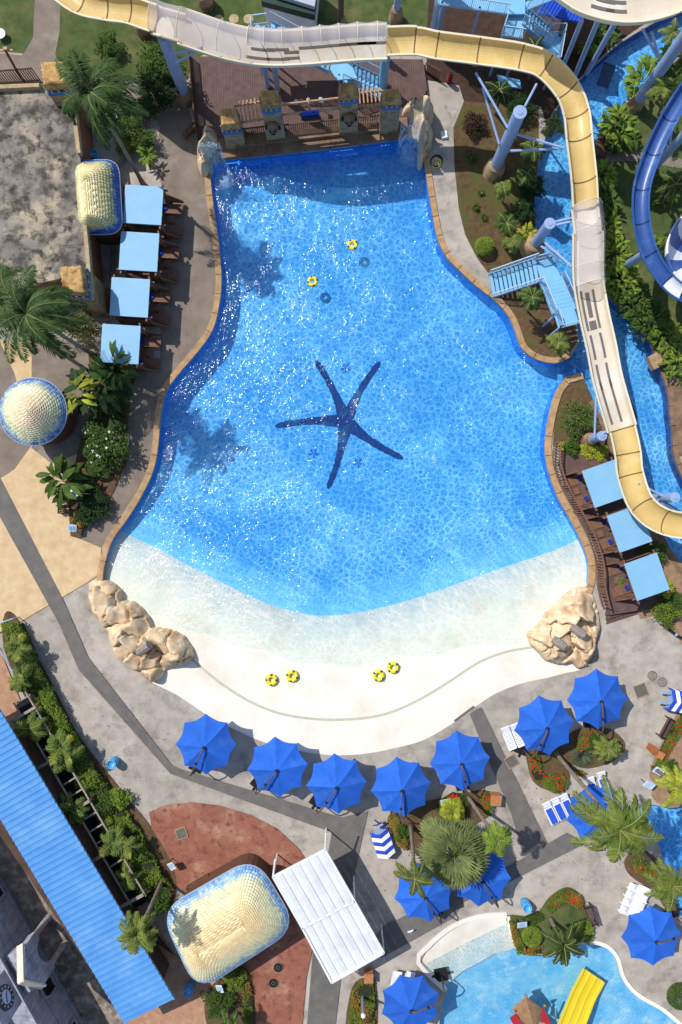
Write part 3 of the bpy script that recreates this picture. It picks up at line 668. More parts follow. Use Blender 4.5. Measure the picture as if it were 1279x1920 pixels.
column(637, 55, 7, .12, 'left one of two rusty thin poles near the top edge', None, cap=False, mat=M('rusty', S(120, 105, 95), S(90, 76, 66)))
column(640, 50, 8, .2, 'right one of two rusty thin poles near the top edge', .35, cap=False, mat=m_pole)
column(1100, 138, 9, .2, 'slim pale column below the top right slide nearer the river', None, cap=False)
column(1046, 150, 9, .16, 'slim pale column beside the blue roofed stairs', None, cap=False, lean=(1090, 40))
column(1075, 150, 9.5, .18, 'slim pale column leaning under the cream raft slide', None, cap=False, lean=(1125, 30))
# barrels used as planters at the top
for bx, by, lab in ((388, 10, 'brown barrel on the grass at the top edge left of the stairs'), (272, 62, 'brown barrel under the left end of the slide')):
    b = P(bx, by, 0); t = thing('planter_barrel', lab, 'barrel', (b.x, b.y, 0)); mb = MB(); mb.lathe([(.55, 0), (.62, .3), (.6, 1.0), (.52, 1.3), (.44, 1.32), (.44, 1.2), (0, 1.2)], 18, b); mb.obj('barrel', m_tower, t, smooth=True)
    mb = MB(); mb.lathe([(.63, .35), (.66, .4), (.63, .45)], 18, b); mb.obj('hoop', m_wood, t)

# ============================================================ LIGHT BLUE STAIRS
def railing(mb, pts, h=1.0, n=None, r=.03, pk=.13):
    for a, b in zip(pts, pts[1:]):
        a, b = V(a), V(b); L = (b - a).length; k = max(1, int(L / pk)); up = V((0, 0, h))
        mb.bar(a + up, b + up, .06); mb.bar(a + V((0, 0, .12)), b + V((0, 0, .12)), .04)
        for i in range(k + 1):
            q = a + (b - a) * i / k; w = .05 if i % 9 == 0 else .022; mb.bar(q, q + up, w)
def flight(name, par, a, b, w, steps, mat=None):
    """a,b = centre line ends (world), w width"""
    a, b = V(a), V(b); d_ = V((b.x - a.x, b.y - a.y, 0)).normalized(); s_ = V((-d_.y, d_.x, 0)); mb = MB()
    for i in range(steps):
        t = (i + .5) / steps; q = a + (b - a) * t; L = V((b.x - a.x, b.y - a.y, 0)).length / steps
        mb.box((q.x, q.y, q.z), (L * .86, w, .05), math.atan2(d_.y, d_.x))
    for sg in (-1, 1): mb.bar(a + s_ * sg * (w / 2 + .03) - V((0, 0, .05)), b + s_ * sg * (w / 2 + .03) - V((0, 0, .05)), .06, .3)
    mb.obj(name, mat or m_ltblue, par); return s_
def slab(name, par, pts, z, th=.12, mat=None):
    mb = MB(); mb.prism([(P(x, y, z).x, P(x, y, z).y) for x, y in pts], z - th, z); return mb.obj(name, mat or m_ltblue, par)
o = P(1000, 530, 0); st = thing('stairway', 'light blue L shaped metal stairway climbing from the path to the slide beside the river', 'stairs', (o.x, o.y, 0))
a, b = P(920, 536, .1), P(1008, 506, 2.0); s_ = flight('lower_flight', st, a, b, 1.75, 11)
mb = MB(); railing(mb, [a + s_ * .9, b + s_ * .9]); railing(mb, [a - s_ * .9, b - s_ * .9]); mb.obj('railing', m_railw, st)
slab('landing', st, [(1004,490),(1036,480),(1052,520),(1016,530)], 2.0)
mb = MB(); railing(mb, [P(1004,488,2), P(1038,479,2), P(1043,502,2)]); mb.obj('railing', m_railw, st)
a, b = P(1032, 522, 2.0), P(1058, 584, 3.3); s_ = flight('upper_flight', st, a, b, 1.6, 9)
mb = MB(); railing(mb, [a + s_ * .83, b + s_ * .83, P(1078, 580, 3.3)]); railing(mb, [a - s_ * .83, b - s_ * .83]); mb.obj('railing', m_railw, st)
slab('landing', st, [(1038,585),(1076,575),(1086,606),(1048,616)], 3.3)
mb = MB(); railing(mb, [P(1040,584,3.3), P(1049,616,3.3), P(1086,606,3.3)]); mb.obj('railing', m_railw, st)
for x, y, z in ((1008,494,2),(1034,484,2),(1042,590,3.3),(1082,580,3.3),(1052,612,3.3)): mb = MB(); p = P(x, y, z); mb.box((p.x, p.y, z / 2), (.12, .12, z)); mb.obj('post', m_steel, st)
o = P(560, 80, 0); st = thing('stairway', 'light blue stairway passing under the slide behind the wooden deck', 'stairs', (o.x, o.y, 0))
slab('landing', st, [(474,50),(502,46),(512,70),(478,76)], 4.2)
mb = MB(); railing(mb, [P(512,72,4.2), P(474,78,4.2), P(474,48,4.2), P(503,44,4.2)]); mb.obj('railing', m_railw, st)
a, b = P(505, 58, 4.2), P(620, 118, 2.2); s_ = flight('upper_flight', st, a, b, 1.3, 13)
mb = MB(); railing(mb, [a + s_ * .68, b + s_ * .68]); railing(mb, [a - s_ * .68, b - s_ * .68]); mb.obj('railing', m_railw, st)
slab('landing', st, [(612,118),(655,112),(670,146),(632,150)], 2.2)
a, b = P(645, 134, 2.2), P(716, 166, .5); s_ = flight('lower_flight', st, a, b, 1.6, 9)
mb = MB(); railing(mb, [a + s_ * .83, b + s_ * .83]); railing(mb, [a - s_ * .83, b - s_ * .83]); mb.obj('railing', m_railw, st)
for x, y, z in ((478,52,4.2),(500,50,4.2),(480,74,4.2),(636,140,2.2),(655,118,2.2)): mb = MB(); p = P(x, y, z); mb.box((p.x, p.y, z / 2), (.12, .12, z)); mb.obj('post', m_steel, st)
# walkway top right
o = P(960, 60, 0); st = thing('walkway', 'raised light blue walkway with railings and stairs at the top edge beside the river', 'walkway', (o.x, o.y, 0))
slab('deck_plate', st, [(820,-30),(985,-30),(985,26),(952,26),(820,8)], 5.0)
slab('deck_plate', st, [(952,24),(985,24),(980,72),(940,66)], 4.6)
mb = MB(); railing(mb, [P(820,8,5), P(952,27,5)]); railing(mb, [P(952,26,4.6), P(940,67,4.6), P(980,73,4.6)]); mb.obj('railing', m_railw, st)
a, b = P(982, 30, 4.6), P(1034, 72, 3.0); s_ = flight('stair_flight', st, a, b, 1.2, 9)
mb = MB(); railing(mb, [a + s_ * .63, b + s_ * .63]); railing(mb, [a - s_ * .63, b - s_ * .63]); mb.obj('railing', m_railw, st)
slab('deck_plate', st, [(1024,62),(1054,62),(1044,124),(1014,118)], 3.0)
mb = MB(); railing(mb, [P(1026,62,3), P(1055,62,3), P(1044,124,3)]); mb.obj('railing', m_railw, st)
slab('deck_plate', st, [(985,4),(1050,-22),(1056,-8),(990,18)], 5.4)
mb = MB(); railing(mb, [P(987,20,5.4), P(1050,-8,5.4)]); mb.obj('railing', m_railw, st)
slab('deck_plate', st, [(932,140),(975,150),(978,165),(940,160)], 1.2)
for x, y, z in ((945,64,4.6),(978,70,4.6),(830,4,5),(900,14,5),(1050,66,3),(1042,120,3)): mb = MB(); p = P(x, y, z); mb.box((p.x, p.y, z / 2), (.16, .16, z)); mb.obj('post', m_steel, st)
# blue roofed hut and brown building behind the walkway
def corr_roof(mb, pts, z0, z1, per=.33, amp=.05, n=2, axis=0):
    """pts: 4 px corners a,b,c,d; ribs run a->d ; z0 at a-b edge, z1 at d-c edge"""
    a, b = P(*pts[0], z0), P(*pts[1], z0); d_, c = P(*pts[3], z1), P(*pts[2], z1); L = (b - a).length; k = int(L / per)
    prof = []
    for i in range(k + 1):
        for t, h in ((0, 0), (.55, 0), (.62, amp), (.93, amp)): prof.append(((i + t) / (k + 1), h))
    prof.append((1, 0)); vs = []
    for t, h in prof: vs += [a.lerp(b, t) + V((0, 0, h)), d_.lerp(c, t) + V((0, 0, h))]
    mb.mesh(vs, [(2 * i, 2 * i + 1, 2 * i + 3, 2 * i + 2) for i in range(len(prof) - 1)])
    und = [p - V((0, 0, .12)) for p in (a, b, c, d_)]; mb.face(und)
    for p, q in ((a, b), (b, c), (c, d_), (d_, a)): mb.face([p, q, q - V((0, 0, .12)), p - V((0, 0, .12))])
o = P(1050, 60, 0); hut = thing('hut', 'small hut with a bright blue ribbed roof under the cream raft slide', 'hut', (o.x, o.y, 0))
mb = MB(); corr_roof(mb, [(1005,24),(1092,42),(1110,0),(1030,-15)], 4.0, 4.6, .28); mb.obj('roof', M('bright_blue_roof', S(48, 92, 206), None, rough=.4), hut)
mb = MB(); mb.box((P(1060,80).x, P(1060,80).y, 2), (2.6, 1.6, 4)); mb.obj('wall', m_wood, hut)
o = P(570, 0, 0); hut = thing('kiosk', 'dark green and white kiosk roof cut off by the top edge above the stairs', 'kiosk', (o.x, o.y, 0))
slab('wall', hut, [(494,12),(588,40),(598,-60),(494,-60)], 2.6, 2.6, m_white)
slab('fascia', hut, [(490,2),(590,28),(600,-60),(490,-60)], 3.2, .55, M('dark_green', S(28, 58, 48), None, rough=.5))
slab('roof', hut, [(512,-12),(590,12),(600,-60),(512,-60)], 3.6, .35, solid('roof_grey', 170, 178, 190, .5))

# ============================================================ BUILDINGS
def roof_slab(name, par, pts, z, th, mat, org=None):
    mb = MB(); mb.prism([(P(x, y, z).x, P(x, y, z).y) for x, y in pts], z - th, z); return mb.obj(name, mat, par)
m_oldroof = M('weathered_roof', S(150, 143, 134), S(112, 106, 100), .8, .95, .4, 30, stain=[S(188, 174, 146), S(82, 78, 72), S(66, 62, 58)], ssc=.26, st=(.49, .63), fine=.2)
o = P(60, 330, 0); bl = thing('flat_roof_building', 'flat stained concrete roof building with brown parapet at the left edge', 'building', (o.x, o.y, 0))
RP = [(-120,172),(140,160),(150,290),(166,500),(160,530),(120,520),(40,540),(-120,540)]
roof_slab('roof', bl, RP, 3.6, .3, m_oldroof)
mb = MB(); q = [P(x, y, 3.3) for x, y in RP]; c = sum(q, V()) / len(q); mb.prism([((p.x - c.x) * .985 + c.x, (p.y - c.y) * .985 + c.y) for p in q], 0, 3.3); mb.obj('wall', M('wall_terracotta', S(150, 108, 78), S(120, 84, 60), 1, .9), bl)
m_par = M('parapet', S(188, 166, 130), S(150, 130, 100), 3, .9)
mb = MB()
for p_, q_ in (((-120,172),(76,163)),((140,205),(150,290)),((152,330),(166,478)),((166,478),(172,560))): mb.bar(P(*p_, 3.75), P(*q_, 3.75), .28, .5)
mb.obj('parapet', m_par, bl)
def relief_tower(name, label, top, base, z, zb=0, mat=None, band=True, skew=1.12, grp=None):
    """top: 4 px corners at height z, base from scaling; crenel band below the top"""
    tp = [P(x, y, z) for x, y in top]; c = sum(tp, V()) / 4; t = thing(name, label, 'tower', (c.x, c.y, zb), grp)
    def rg(k, zz): return [V(((p.x - c.x) * k + c.x, (p.y - c.y) * k + c.y, zz)) for p in tp]
    mb = MB(); mb.hexa(rg(skew, zb), rg(1.0, z - 1.15)); mb.obj('shaft', m_tower, t)
    mb = MB(); mb.hexa(rg(1.02, z - .55), rg(.9, z - .04)); mb.hexa(rg(.9, z - .04), rg(.8, z + .02)); mb.obj('top_cap', m_towertop, t)
    if band:
        mb = MB(); mb.hexa(rg(1.06, z - 1.15), rg(1.06, z - .75)); mb.obj('blue_band', M('band_blue', S(70, 120, 175), S(50, 96, 150), 6, .5), t)
        mb = MB(); mb.hexa(rg(.97, z - .75), rg(.97, z - .55)); mb.obj('neck', m_tower, t)
        q = rg(1.09, z - .72)
        for k in range(4):
            for i in range(3):
                mb = MB(); p = q[k].lerp(q[(k + 1) % 4], (i + .9) / 3.8); mb.box((p.x, p.y, z - .62), (.12, .12, .34), 0, .7); mb.obj('corbel', m_lwood, t)
    return t
relief_tower('corner_tower', 'square brown topped tower with blue band at the upper right corner of the flat roof', [(73,114),(121,112),(126,156),(80,160)], None, 6.0)
relief_tower('corner_tower', 'square brown topped tower half behind the palm below the flat roof', [(110,498),(154,496),(160,550),(116,548)], None, 5.4)
# gate towers on the wave chamber front
TW = [([(410,203),(444,200),(449,233),(414,236)], 3.4, 'shortest gate tower at the left end of the pool front wall'),
      ([(487,168),(521,167),(524,192),(489,195)], 5.2, 'second gate tower from the left on the pool front wall'),
      ([(636,155),(669,152),(672,175),(637,178)], 5.4, 'third gate tower from the left on the pool front wall beside the blue sign'),
      ([(717,166),(750,163),(753,187),(719,189)], 4.5, 'rightmost gate tower in front of the deck, next to the rocks')]
for q, z, lab in TW:
    relief_tower('gate_tower', lab, q, None, z, .2, grp=None)
    t = bpy.data.objects[len(bpy.data.objects) - 1] if False else None
def masks(px, py, z, par=None):
    pass
# carved mask reliefs on the two middle towers
for i, (x, y, z) in enumerate(((512, 238, 2.6), (655, 222, 2.8))):
    c = P(x, y, z); t = thing('mask_relief', ('left' if i == 0 else 'right') + ' dark carved mask relief on the front of a middle gate tower', 'relief', (c.x, c.y, z))
    mb = MB(); mb.lathe([(0, .5), (.3, .42), (.46, .15), (.42, -.2), (.2, -.5), (0, -.55)], 12, c); mb.obj('face', m_ledge, t, smooth=True)
    mb = MB()
    for sg in (-1, 1): mb.box((c.x + sg * .18, c.y - .38, z + .1), (.14, .12, .14)); mb.box((c.x + sg * .5, c.y - .1, z + .1), (.16, .2, .3), 0, .6)
    mb.box((c.x, c.y - .4, z - .25), (.3, .1, .1)); mb.obj('features', m_black, t)
# wooden deck and wave wall ledge
dk = [P(357,112), P(792,118), P(800,175), P(762,232), P(412,272), P(372,262)]
mb = MB(); mb.prism([(p.x, p.y) for p in dk], .03, .42); tag(mb.obj('timber_deck', m_deck), 'large brown plank deck behind the wave pool front wall', 'deck')
mb = MB(); mb.prism([(P(x, y).x, P(x, y).y) for x, y in ((410,272),(762,232),(764,260),(600,281),(412,301))], -.1, .34)
mb.prism([(P(x, y).x, P(x, y).y) for x, y in ((410,268),(762,228),(763,246),(411,286))], .35, .62); tag(mb.obj('front_ledge', m_ledge), 'stepped stone ledge between the gate towers and the wave pool', 'ledge')
# fences and beams between the towers
def wfence(a, b, z0, h, label, pk=.16, mat=None, name='timber_fence', slant=0):
    p, q = P(*a, 0), P(*b, 0); t = thing(name, label, 'fence', (p.x, p.y, z0)); L = (q - p).length; n = int(L / pk); mb = MB()
    for i in range(n + 1):
        r_ = p.lerp(q, i / n); mb.box((r_.x, r_.y, z0 + h / 2), (.06, .06, h))
    mb.obj('pickets', mat or m_wood, t)
    for z in (.15, h - .06): mb = MB(); mb.bar(p + V((0, 0, z0 + z)), q + V((0, 0, z0 + z)), .09); mb.obj('rail', mat or m_wood, t)
    return t
wfence((455,262), (505,256), .4, 1.1, 'dark picket fence between the first and second gate towers')
wfence((536,254), (640,243), .4, 1.1, 'dark picket fence between the middle gate towers')
wfence((672,240), (714,236), .4, 1.1, 'dark picket fence between the third and fourth gate towers')
wfence((360,114), (374,262), .4, 1.1, 'brown railing along the left side of the plank deck')
wfence((796,135), (822,150), .0, 1.1, 'short brown railing right of the deck under the slide')
wfence((0,158), (76,152), 0, 1.6, 'dark slatted gate in front of the flat roof at the left edge', .18)
wfence((348,262), (372,240), 0, 1.0, 'short railing beside the left waterfall rocks')
def beams(a, b, z, label, rungs=6, ln=1.6, two=True):
    p, q = P(*a, z), P(*b, z); t = thing('timber_pergola', label, 'pergola', (p.x, p.y, z)); d_ = (q - p).normalized(); n = V((-d_.y, d_.x, 0))
    mb = MB(); mb.tube([p - d_ * .3, q + d_ * .3], .09, 7)
    if two: mb.tube([p + n * ln - d_ * .3, q + n * ln + d_ * .3], .09, 7)
    mb.obj('beam', m_lwood, t); mb = MB()
    for i in range(rungs):
        c = p.lerp(q, (i + .5) / rungs); mb.tube([c - n * .25 + V((0, 0, .15)), c + n * (ln + .2) + V((0, 0, .15))], .06, 6)
    mb.obj('rungs', m_lwood, t)
    return t
beams((452,230), (488,224), 2.4, 'pale timber rungs between the first and second gate towers', 5, 1.3)
beams((524,216), (638,203), 3.2, 'long timber beams carrying the blue sign between the middle gate towers', 1, .75)
beams((672,200), (716,196), 2.8, 'timber beams between the third and fourth gate towers', 6, 1.0)
c = P(582, 215, 3.3); sg = thing('sign', 'dark sign with blue letters hanging on the beam between the middle gate towers', 'sign', (c.x, c.y, 3.3))
mb = MB(); mb.box((c.x, c.y - .1, 3.3), (1.35, .1, .8), R(6)); mb.obj('board', solid('sign_black', 22, 24, 40, .6), sg)
def text(body, loc, size, rot, mat, par, ext=.02, name='lettering'):
    cu = bpy.data.curves.new(name, 'FONT'); cu.body = body; cu.size = size; cu.extrude = ext; cu.align_x = 'CENTER'; cu.align_y = 'CENTER'; cu.offset = size * .02
    tmp = bpy.data.objects.new('tmp', cu); col.objects.link(tmp); dg = bpy.context.evaluated_depsgraph_get(); me = bpy.data.meshes.new_from_object(tmp.evaluated_get(dg))
    bpy.data.objects.remove(tmp); ob = bpy.data.objects.new(name, me); col.objects.link(ob); me.materials.clear(); me.materials.append(mat)
    ob.parent = par; ob.location = V(loc) - V(par.location); ob.rotation_euler = rot; return ob
text('GEBO8', (c.x, c.y - .12, 3.72), .42, (0, 0, R(6)), solid('letter_blue', 40, 90, 230, .4), sg)
mb = MB()
for i in range(3):
    p = P(555 + i * 23, 190 - i * 2, 1.6); t = thing('floodlight', ['leftmost', 'middle', 'rightmost'][i] + ' of three small pale floodlights in a row behind the blue sign', 'lamp', (p.x, p.y, 1.6))
    m2 = MB(); m2.box(p, (.3, .22, .2), 0, .8); m2.box(p + V((0, -.2, .02)), (.4, .1, .12)); m2.obj('lamp_head', solid('pale_lamp%d' % i, 170, 190, 210, .4), t)
    m2 = MB(); m2.tube([p, (p.x, p.y, .42)], .03, 6); m2.obj('stand', m_pole, t)
# long ribbed blue roof
o = P(150, 1620, 0); bl = thing('long_building', 'long building with a ribbed bright blue metal roof at the lower left', 'building', (o.x, o.y, 0))
zr = 3.6; mb = MB(); corr_roof(mb, [(327,1873),(-25,1290),(-115,1345),(233,1919)], zr, zr - .35, .46, .05)
mb.obj('roof', M('ribbed_blue', S(92, 150, 208), S(78, 136, 198), .5, .45, stain=[S(120, 168, 210)], ssc=.35, st=(.5, .75), spec=.3), bl)
mb = MB(); mb.prism([(P(x, y).x, P(x, y).y) for x, y in [(639.5 + (a - 639.5) * .935, 960 + (b - 960) * .935) for a, b in ((296,1866),(22,1398),(-85,1452),(225,1908))]], 0, 3.1); mb.obj('wall', M('wall_dark', S(96, 74, 60), S(70, 54, 46), 1, .9), bl)
mb = MB(); e0, e1 = P(-10,1318,3.45), P(327,1873,3.45)
mb.bar(e0, e1, .1, .12); mb.obj('gutter', m_white, bl)
m_gb = M('grey_beam', S(168, 156, 142), S(140, 128, 116), 2, .8)
# pergola strip in front of it: posts and beams over a sheet painted dark as depth
t = thing('timber_pergola', 'dark lattice pergola running along the ribbed blue roof', 'pergola', tuple(P(170, 1560, 0))); n_ = 17
for i in range(n_ + 1):
    f = i / n_; x, y = 32 + 214 * f, 1318 + 372 * f
    mb = MB(); a, b = P(x, y, 1.6), P(x + 25, y - 16, 1.6); mb.bar(a, b, .1, .12); mb.obj('cross_beam', m_gb, t)
    if i % 4 == 1: mb = MB(); mb.bar(P(x - 36, y + 20, 1.9), b + V((0, 0, .2)), .2, .2); mb.obj('main_beam', m_gb, t); mb = MB(); mb.box((b.x, b.y, .8), (.14, .14, 1.6)); mb.obj('post', m_wood, t)
for q in ((50,1300,274,1680), (26,1318,246,1698)): mb = MB(); mb.bar(P(q[0], q[1], 1.7), P(q[2], q[3], 1.7), .09, .12); mb.obj('side_beam', m_gb, t)
sheet('lattice_depth_shade', [(30,1322),(55,1304),(285,1684),(255,1700)], solid('depth_shade', 26, 24, 36, .9), z=.2)  # flat near-black sheet paints the dark depth between the beams
sheet('roof_overhang_shade', [(10,1378),(52,1354),(258,1700),(330,1790),(200,1700)], solid('terrace_shade', 74, 58, 52, .9), z=.19)  # brown sheet painted as the shade beneath the roof overhang
# white folding canopy
zc = 3.4; o = P(616, 1715, 0); cp = thing('canopy', 'white ribbed metal canopy of two panels beside the large fish scale roof', 'canopy', (o.x, o.y, 0))
m_canopy = M('canopy_metal', S(222, 224, 228), S(206, 210, 216), .8, .5, stain=[S(190, 192, 196)], ssc=.7, st=(.52, .75), spec=.4)
A, B_, C_, D_, E_, F_ = (512,1644), (610,1593), (665,1689), (720,1786), (622,1842), (567,1740)
for k, q in enumerate(([A, B_, C_, F_], [F_, C_, D_, E_])):
    mb = MB(); a, b, c, d_ = [P(x, y, zc + (.15 if k == 0 else .05)) for x, y in q]; n = 6
    for i in range(n):
        l0, l1, r1, r0 = a.lerp(b, i / n), a.lerp(b, (i + .96) / n), d_.lerp(c, (i + .96) / n), d_.lerp(c, i / n)
        mid = V((0, 0, .07)); mb.face([l0, l1, r1, r0]) if False else None
        c0, c1 = (l0 + l1) / 2 + mid, (r0 + r1) / 2 + mid; mb.face([l0, c0, c1, r0]); mb.face([c0, l1, r1, c1])
        dn = V((0, 0, -.06)); mb.face([l0 + dn, l1 + dn, r1 + dn, r0 + dn]); mb.face([l1, l1 + dn, r1 + dn, r1])
    mb.obj('roof_panel', m_canopy, cp)
mb = MB()
for p_, q_ in ((A, B_), (F_, C_), (E_, D_), (A, F_), (F_, E_), (B_, C_), (C_, D_)): mb.bar(P(*p_, zc + .1), P(*q_, zc + .1), .14, .16)
mb.obj('frame', m_white, cp)
for (x, y) in (A, B_, F_, C_, E_, D_):
    p = P(x, y, zc); mb = MB(); mb.tube([(p.x, p.y, 0), (p.x, p.y, zc + .05)], .06, 8); mb.obj('post', m_white, cp)
for (x, y), (x2, y2) in ((A, (516,1612)), (B_, (611,1563))):
    mb = MB(); mb.tube([P(x, y, zc), P(x2, y2, zc + .5)], .07, 8); mb.obj('arm', m_white, cp)
# stone facade with clock, lower left corner
m_fac = M('dark_stone', S(176, 178, 190), S(148, 150, 162), 1.5, .85, .4, 14, stain=[S(116, 118, 130)], ssc=.6, st=(.5, .7), joint=(.9, .7, 0, .5, .35))
e = (P(130,1865) - P(60,1739)); e.normalize(); nn = V((e.y, -e.x, 0)); nn = nn if nn.x > 0 else -nn     # nn points towards the pool
f0 = P(60, 1739); o = f0.copy(); fa = thing('stone_tower_building', 'dark stone building with arched porch and clock in the lower left corner', 'building', tuple(o))
def fp(u, w, z): return f0 + e * u + nn * w + V((0, 0, z))
def fbox(mb, u0, u1, w0, w1, z0, z1): mb.hexa([fp(u0, w0, z0), fp(u1, w0, z0), fp(u1, w1, z0), fp(u0, w1, z0)], [fp(u0, w0, z1), fp(u1, w0, z1), fp(u1, w1, z1), fp(u0, w1, z1)])
mb = MB(); fbox(mb, -14, 12, -9, 0, 0, 4.6); mb.obj('wall', m_fac, fa)
mb = MB(); fbox(mb, -14, 12, -9, -1.8, 4.6, 6.5); mb.obj('upper_wall', m_fac, fa)
mb = MB()
for z, w in ((.5, .14), (2.4, .12), (4.6, .25)): fbox(mb, -14, 12, 0.002, w, z, z + .14)
mb.obj('ledges', m_fac, fa)
for u in (-4.2, 3.9, 8):
    mb = MB(); pts = [(-.55, .9), (.55, .9), (.55, 2.0), (.3, 2.5), (0, 2.7), (-.3, 2.5), (-.55, 2.0)]
    mb.hexa([fp(u + a, .0, b) for a, b in pts], [fp(u + a, .05, b) for a, b in pts]); w_ = mb.obj('window', m_black, fa)
    mb = MB(); q = [fp(u + a * 1.15, .1, b + .05) for a, b in pts]
    for p_, q_ in zip(q, q[1:] + q[:1]): mb.bar(p_, q_, .12)
    mb.obj('frame', m_fac, w_)
# porch
pl = [fp(-.1, 1.5, 0), fp(2.35, 1.5, 0)]
for p in pl:
    mb = MB(); mb.lathe([(.32, 0), (.32, .25), (.24, .35), (.22, 2.2), (.3, 2.3), (.3, 2.45)], 14, p); mb.obj('pillar', M('pillar_stone', S(186, 184, 190), S(150, 148, 156), 3, .8, wave=(40, .5, .8)) if p is pl[0] else bpy.data.materials['pillar_stone'], fa, smooth=True)
mb = MB(); ar = [(.25, 2.45)] + [(1.12 - .87 * math.cos(a * math.pi / 8), 2.45 + .95 * math.sin(a * math.pi / 8)) for a in range(1, 8)] + [(1.99, 2.45)]
outl = [(-.4, 2.45)] + ar + [(2.65, 2.45), (2.65, 4.2), (1.12, 5.6), (-.4, 4.2)]
def prismuw(mb, pl_, w0, w1):
    lo = [fp(a, w0, b) for a, b in pl_]; hi = [fp(a, w1, b) for a, b in pl_]; n = len(lo)
    mb.mesh(lo + hi, [(i, (i + 1) % n, n + (i + 1) % n, n + i) for i in range(n)]); tt = [tuple(x) for x in geometry.tessellate_polygon([[V((a, b, 0)) for a, b in pl_]])]
    mb.mesh(hi, tt); mb.mesh(lo, tt)
prismuw(mb, outl, 1.2, 1.8); fbox(mb, -.4, 2.65, .26, 1.2, 3.5, 4.2); mb.obj('porch_arch', m_fac, fa)
mb = MB()
for a, b in (((-.6, 4.1), (1.12, 5.75)), ((1.12, 5.75), (2.85, 4.1))): mb.bar(fp(a[0], 1.5, a[1]), fp(b[0], 1.5, b[1]), .5, .14)
mb.obj('gable_cap', M('sunlit_stone', S(222, 208, 190), S(204, 190, 172), 2, .9), fa)  # stone made paler than the wall, sunlight put into its colour
mb = MB(); fbox(mb, 0, 2.6, .3, .5, 5.2, 7.8); mb.obj('tower_face', m_fac, fa)
ck = fp(1.3, .56, 6.4); mb = MB(); lp = [(.78, 0), (.78, .1), (.5, .1), (.5, .06)]
def disc(r, w, n=28): return [fp(1.3 + r * math.cos(2 * math.pi * k / n), w, 6.4 + r * math.sin(2 * math.pi * k / n)) for k in range(n)]
mb.hexa(disc(.8, .49), disc(.8, .6)); clk = mb.obj('clock', solid('clock_rim', 70, 68, 78, .6), fa)
mb = MB(); mb.face(disc(.45, .615)); mb.obj('dial', solid('clock_dial', 170, 190, 215, .3), clk)
mb = MB()
for k in range(12):
    a = k * math.pi / 6; mb.bar(fp(1.3 + .55 * math.cos(a), .62, 6.4 + .55 * math.sin(a)), fp(1.3 + .68 * math.cos(a), .62, 6.4 + .68 * math.sin(a)), .06)
mb.obj('numerals', solid('num', 200, 190, 180), clk)
mb = MB(); mb.bar(fp(1.3, .63, 6.4), fp(1.05, .63, 6.15), .04); mb.bar(fp(1.3, .63, 6.4), fp(1.6, .63, 6.6), .04); mb.obj('hands', m_black, clk)
mb = MB(); sq = [(.55 + .12 * i, .62, 2.9 + .12 * math.sin(i * 2.1) + .02 * i) for i in range(10)]
for p_, q_ in zip(sq, sq[1:]): mb.bar(fp(*p_), fp(*q_), .05)
mb.obj('lettering', solid('script', 220, 205, 180), fa)

# ============================================================ FISH SCALE ROOFS
def scale_mat(name, top, mid, low, z0, z1, extra=None):
    m = bpy.data.materials.new(name); m.use_nodes = True; n = m.node_tree.nodes; L = m.node_tree.links; b = n['Principled BSDF']; b.inputs['Roughness'].default_value = .35
    tc = n.new('ShaderNodeTexCoord'); sp = n.new('ShaderNodeSeparateXYZ'); L.new(tc.outputs['Object'], sp.inputs[0])
    nz = n.new('ShaderNodeTexNoise'); nz.inputs['Scale'].default_value = 1.2; nz.inputs['Detail'].default_value = 6; L.new(tc.outputs['Object'], nz.inputs[0])
    g = n.new('ShaderNodeNewGeometry')
    ma = n.new('ShaderNodeMath'); ma.operation = 'MULTIPLY_ADD'; L.new(nz.outputs[0], ma.inputs[0]); ma.inputs[1].default_value = .9; L.new(sp.outputs[2], ma.inputs[2])
    mb_ = n.new('ShaderNodeMath'); mb_.operation = 'MULTIPLY_ADD'; L.new(g.outputs['Random Per Island'], mb_.inputs[0]); mb_.inputs[1].default_value = .3; L.new(ma.outputs[0], mb_.inputs[2])
    mr = n.new('ShaderNodeMapRange'); mr.inputs[1].default_value = z0 + .6; mr.inputs[2].default_value = z1 + .6; L.new(mb_.outputs[0], mr.inputs[0])
    cr_ = n.new('ShaderNodeValToRGB'); e = cr_.color_ramp.elements; e[0].position = 0; e[0].color = low; e[1].position = 1; e[1].color = top
    for p_, c_ in mid: x = e.new(p_); x.color = c_
    L.new(mr.outputs[0], cr_.inputs[0]); h = n.new('ShaderNodeHueSaturation'); hr = n.new('ShaderNodeMapRange'); hr.inputs[3].default_value = .86; hr.inputs[4].default_value = 1.1
    L.new(g.outputs['Random Per Island'], hr.inputs[0]); L.new(hr.outputs[0], h.inputs['Value']); L.new(cr_.outputs[0], h.inputs['Color']); L.new(h.outputs[0], b.inputs['Base Color']); return m
def rrect(cs, r, n=6):
    """rounded polygon from world corners"""
    out = []; N = len(cs)
    for i in range(N):
        a, b, c = cs[i - 1], cs[i], cs[(i + 1) % N]; d1 = (a - b).normalized(); d2 = (c - b).normalized()
        p, q = b + d1 * r, b + d2 * r
        for k in range(n + 1):
            t = k / n; out.append(p * (1 - t) ** 2 + b * 2 * t * (1 - t) + q * t * t)
    return out
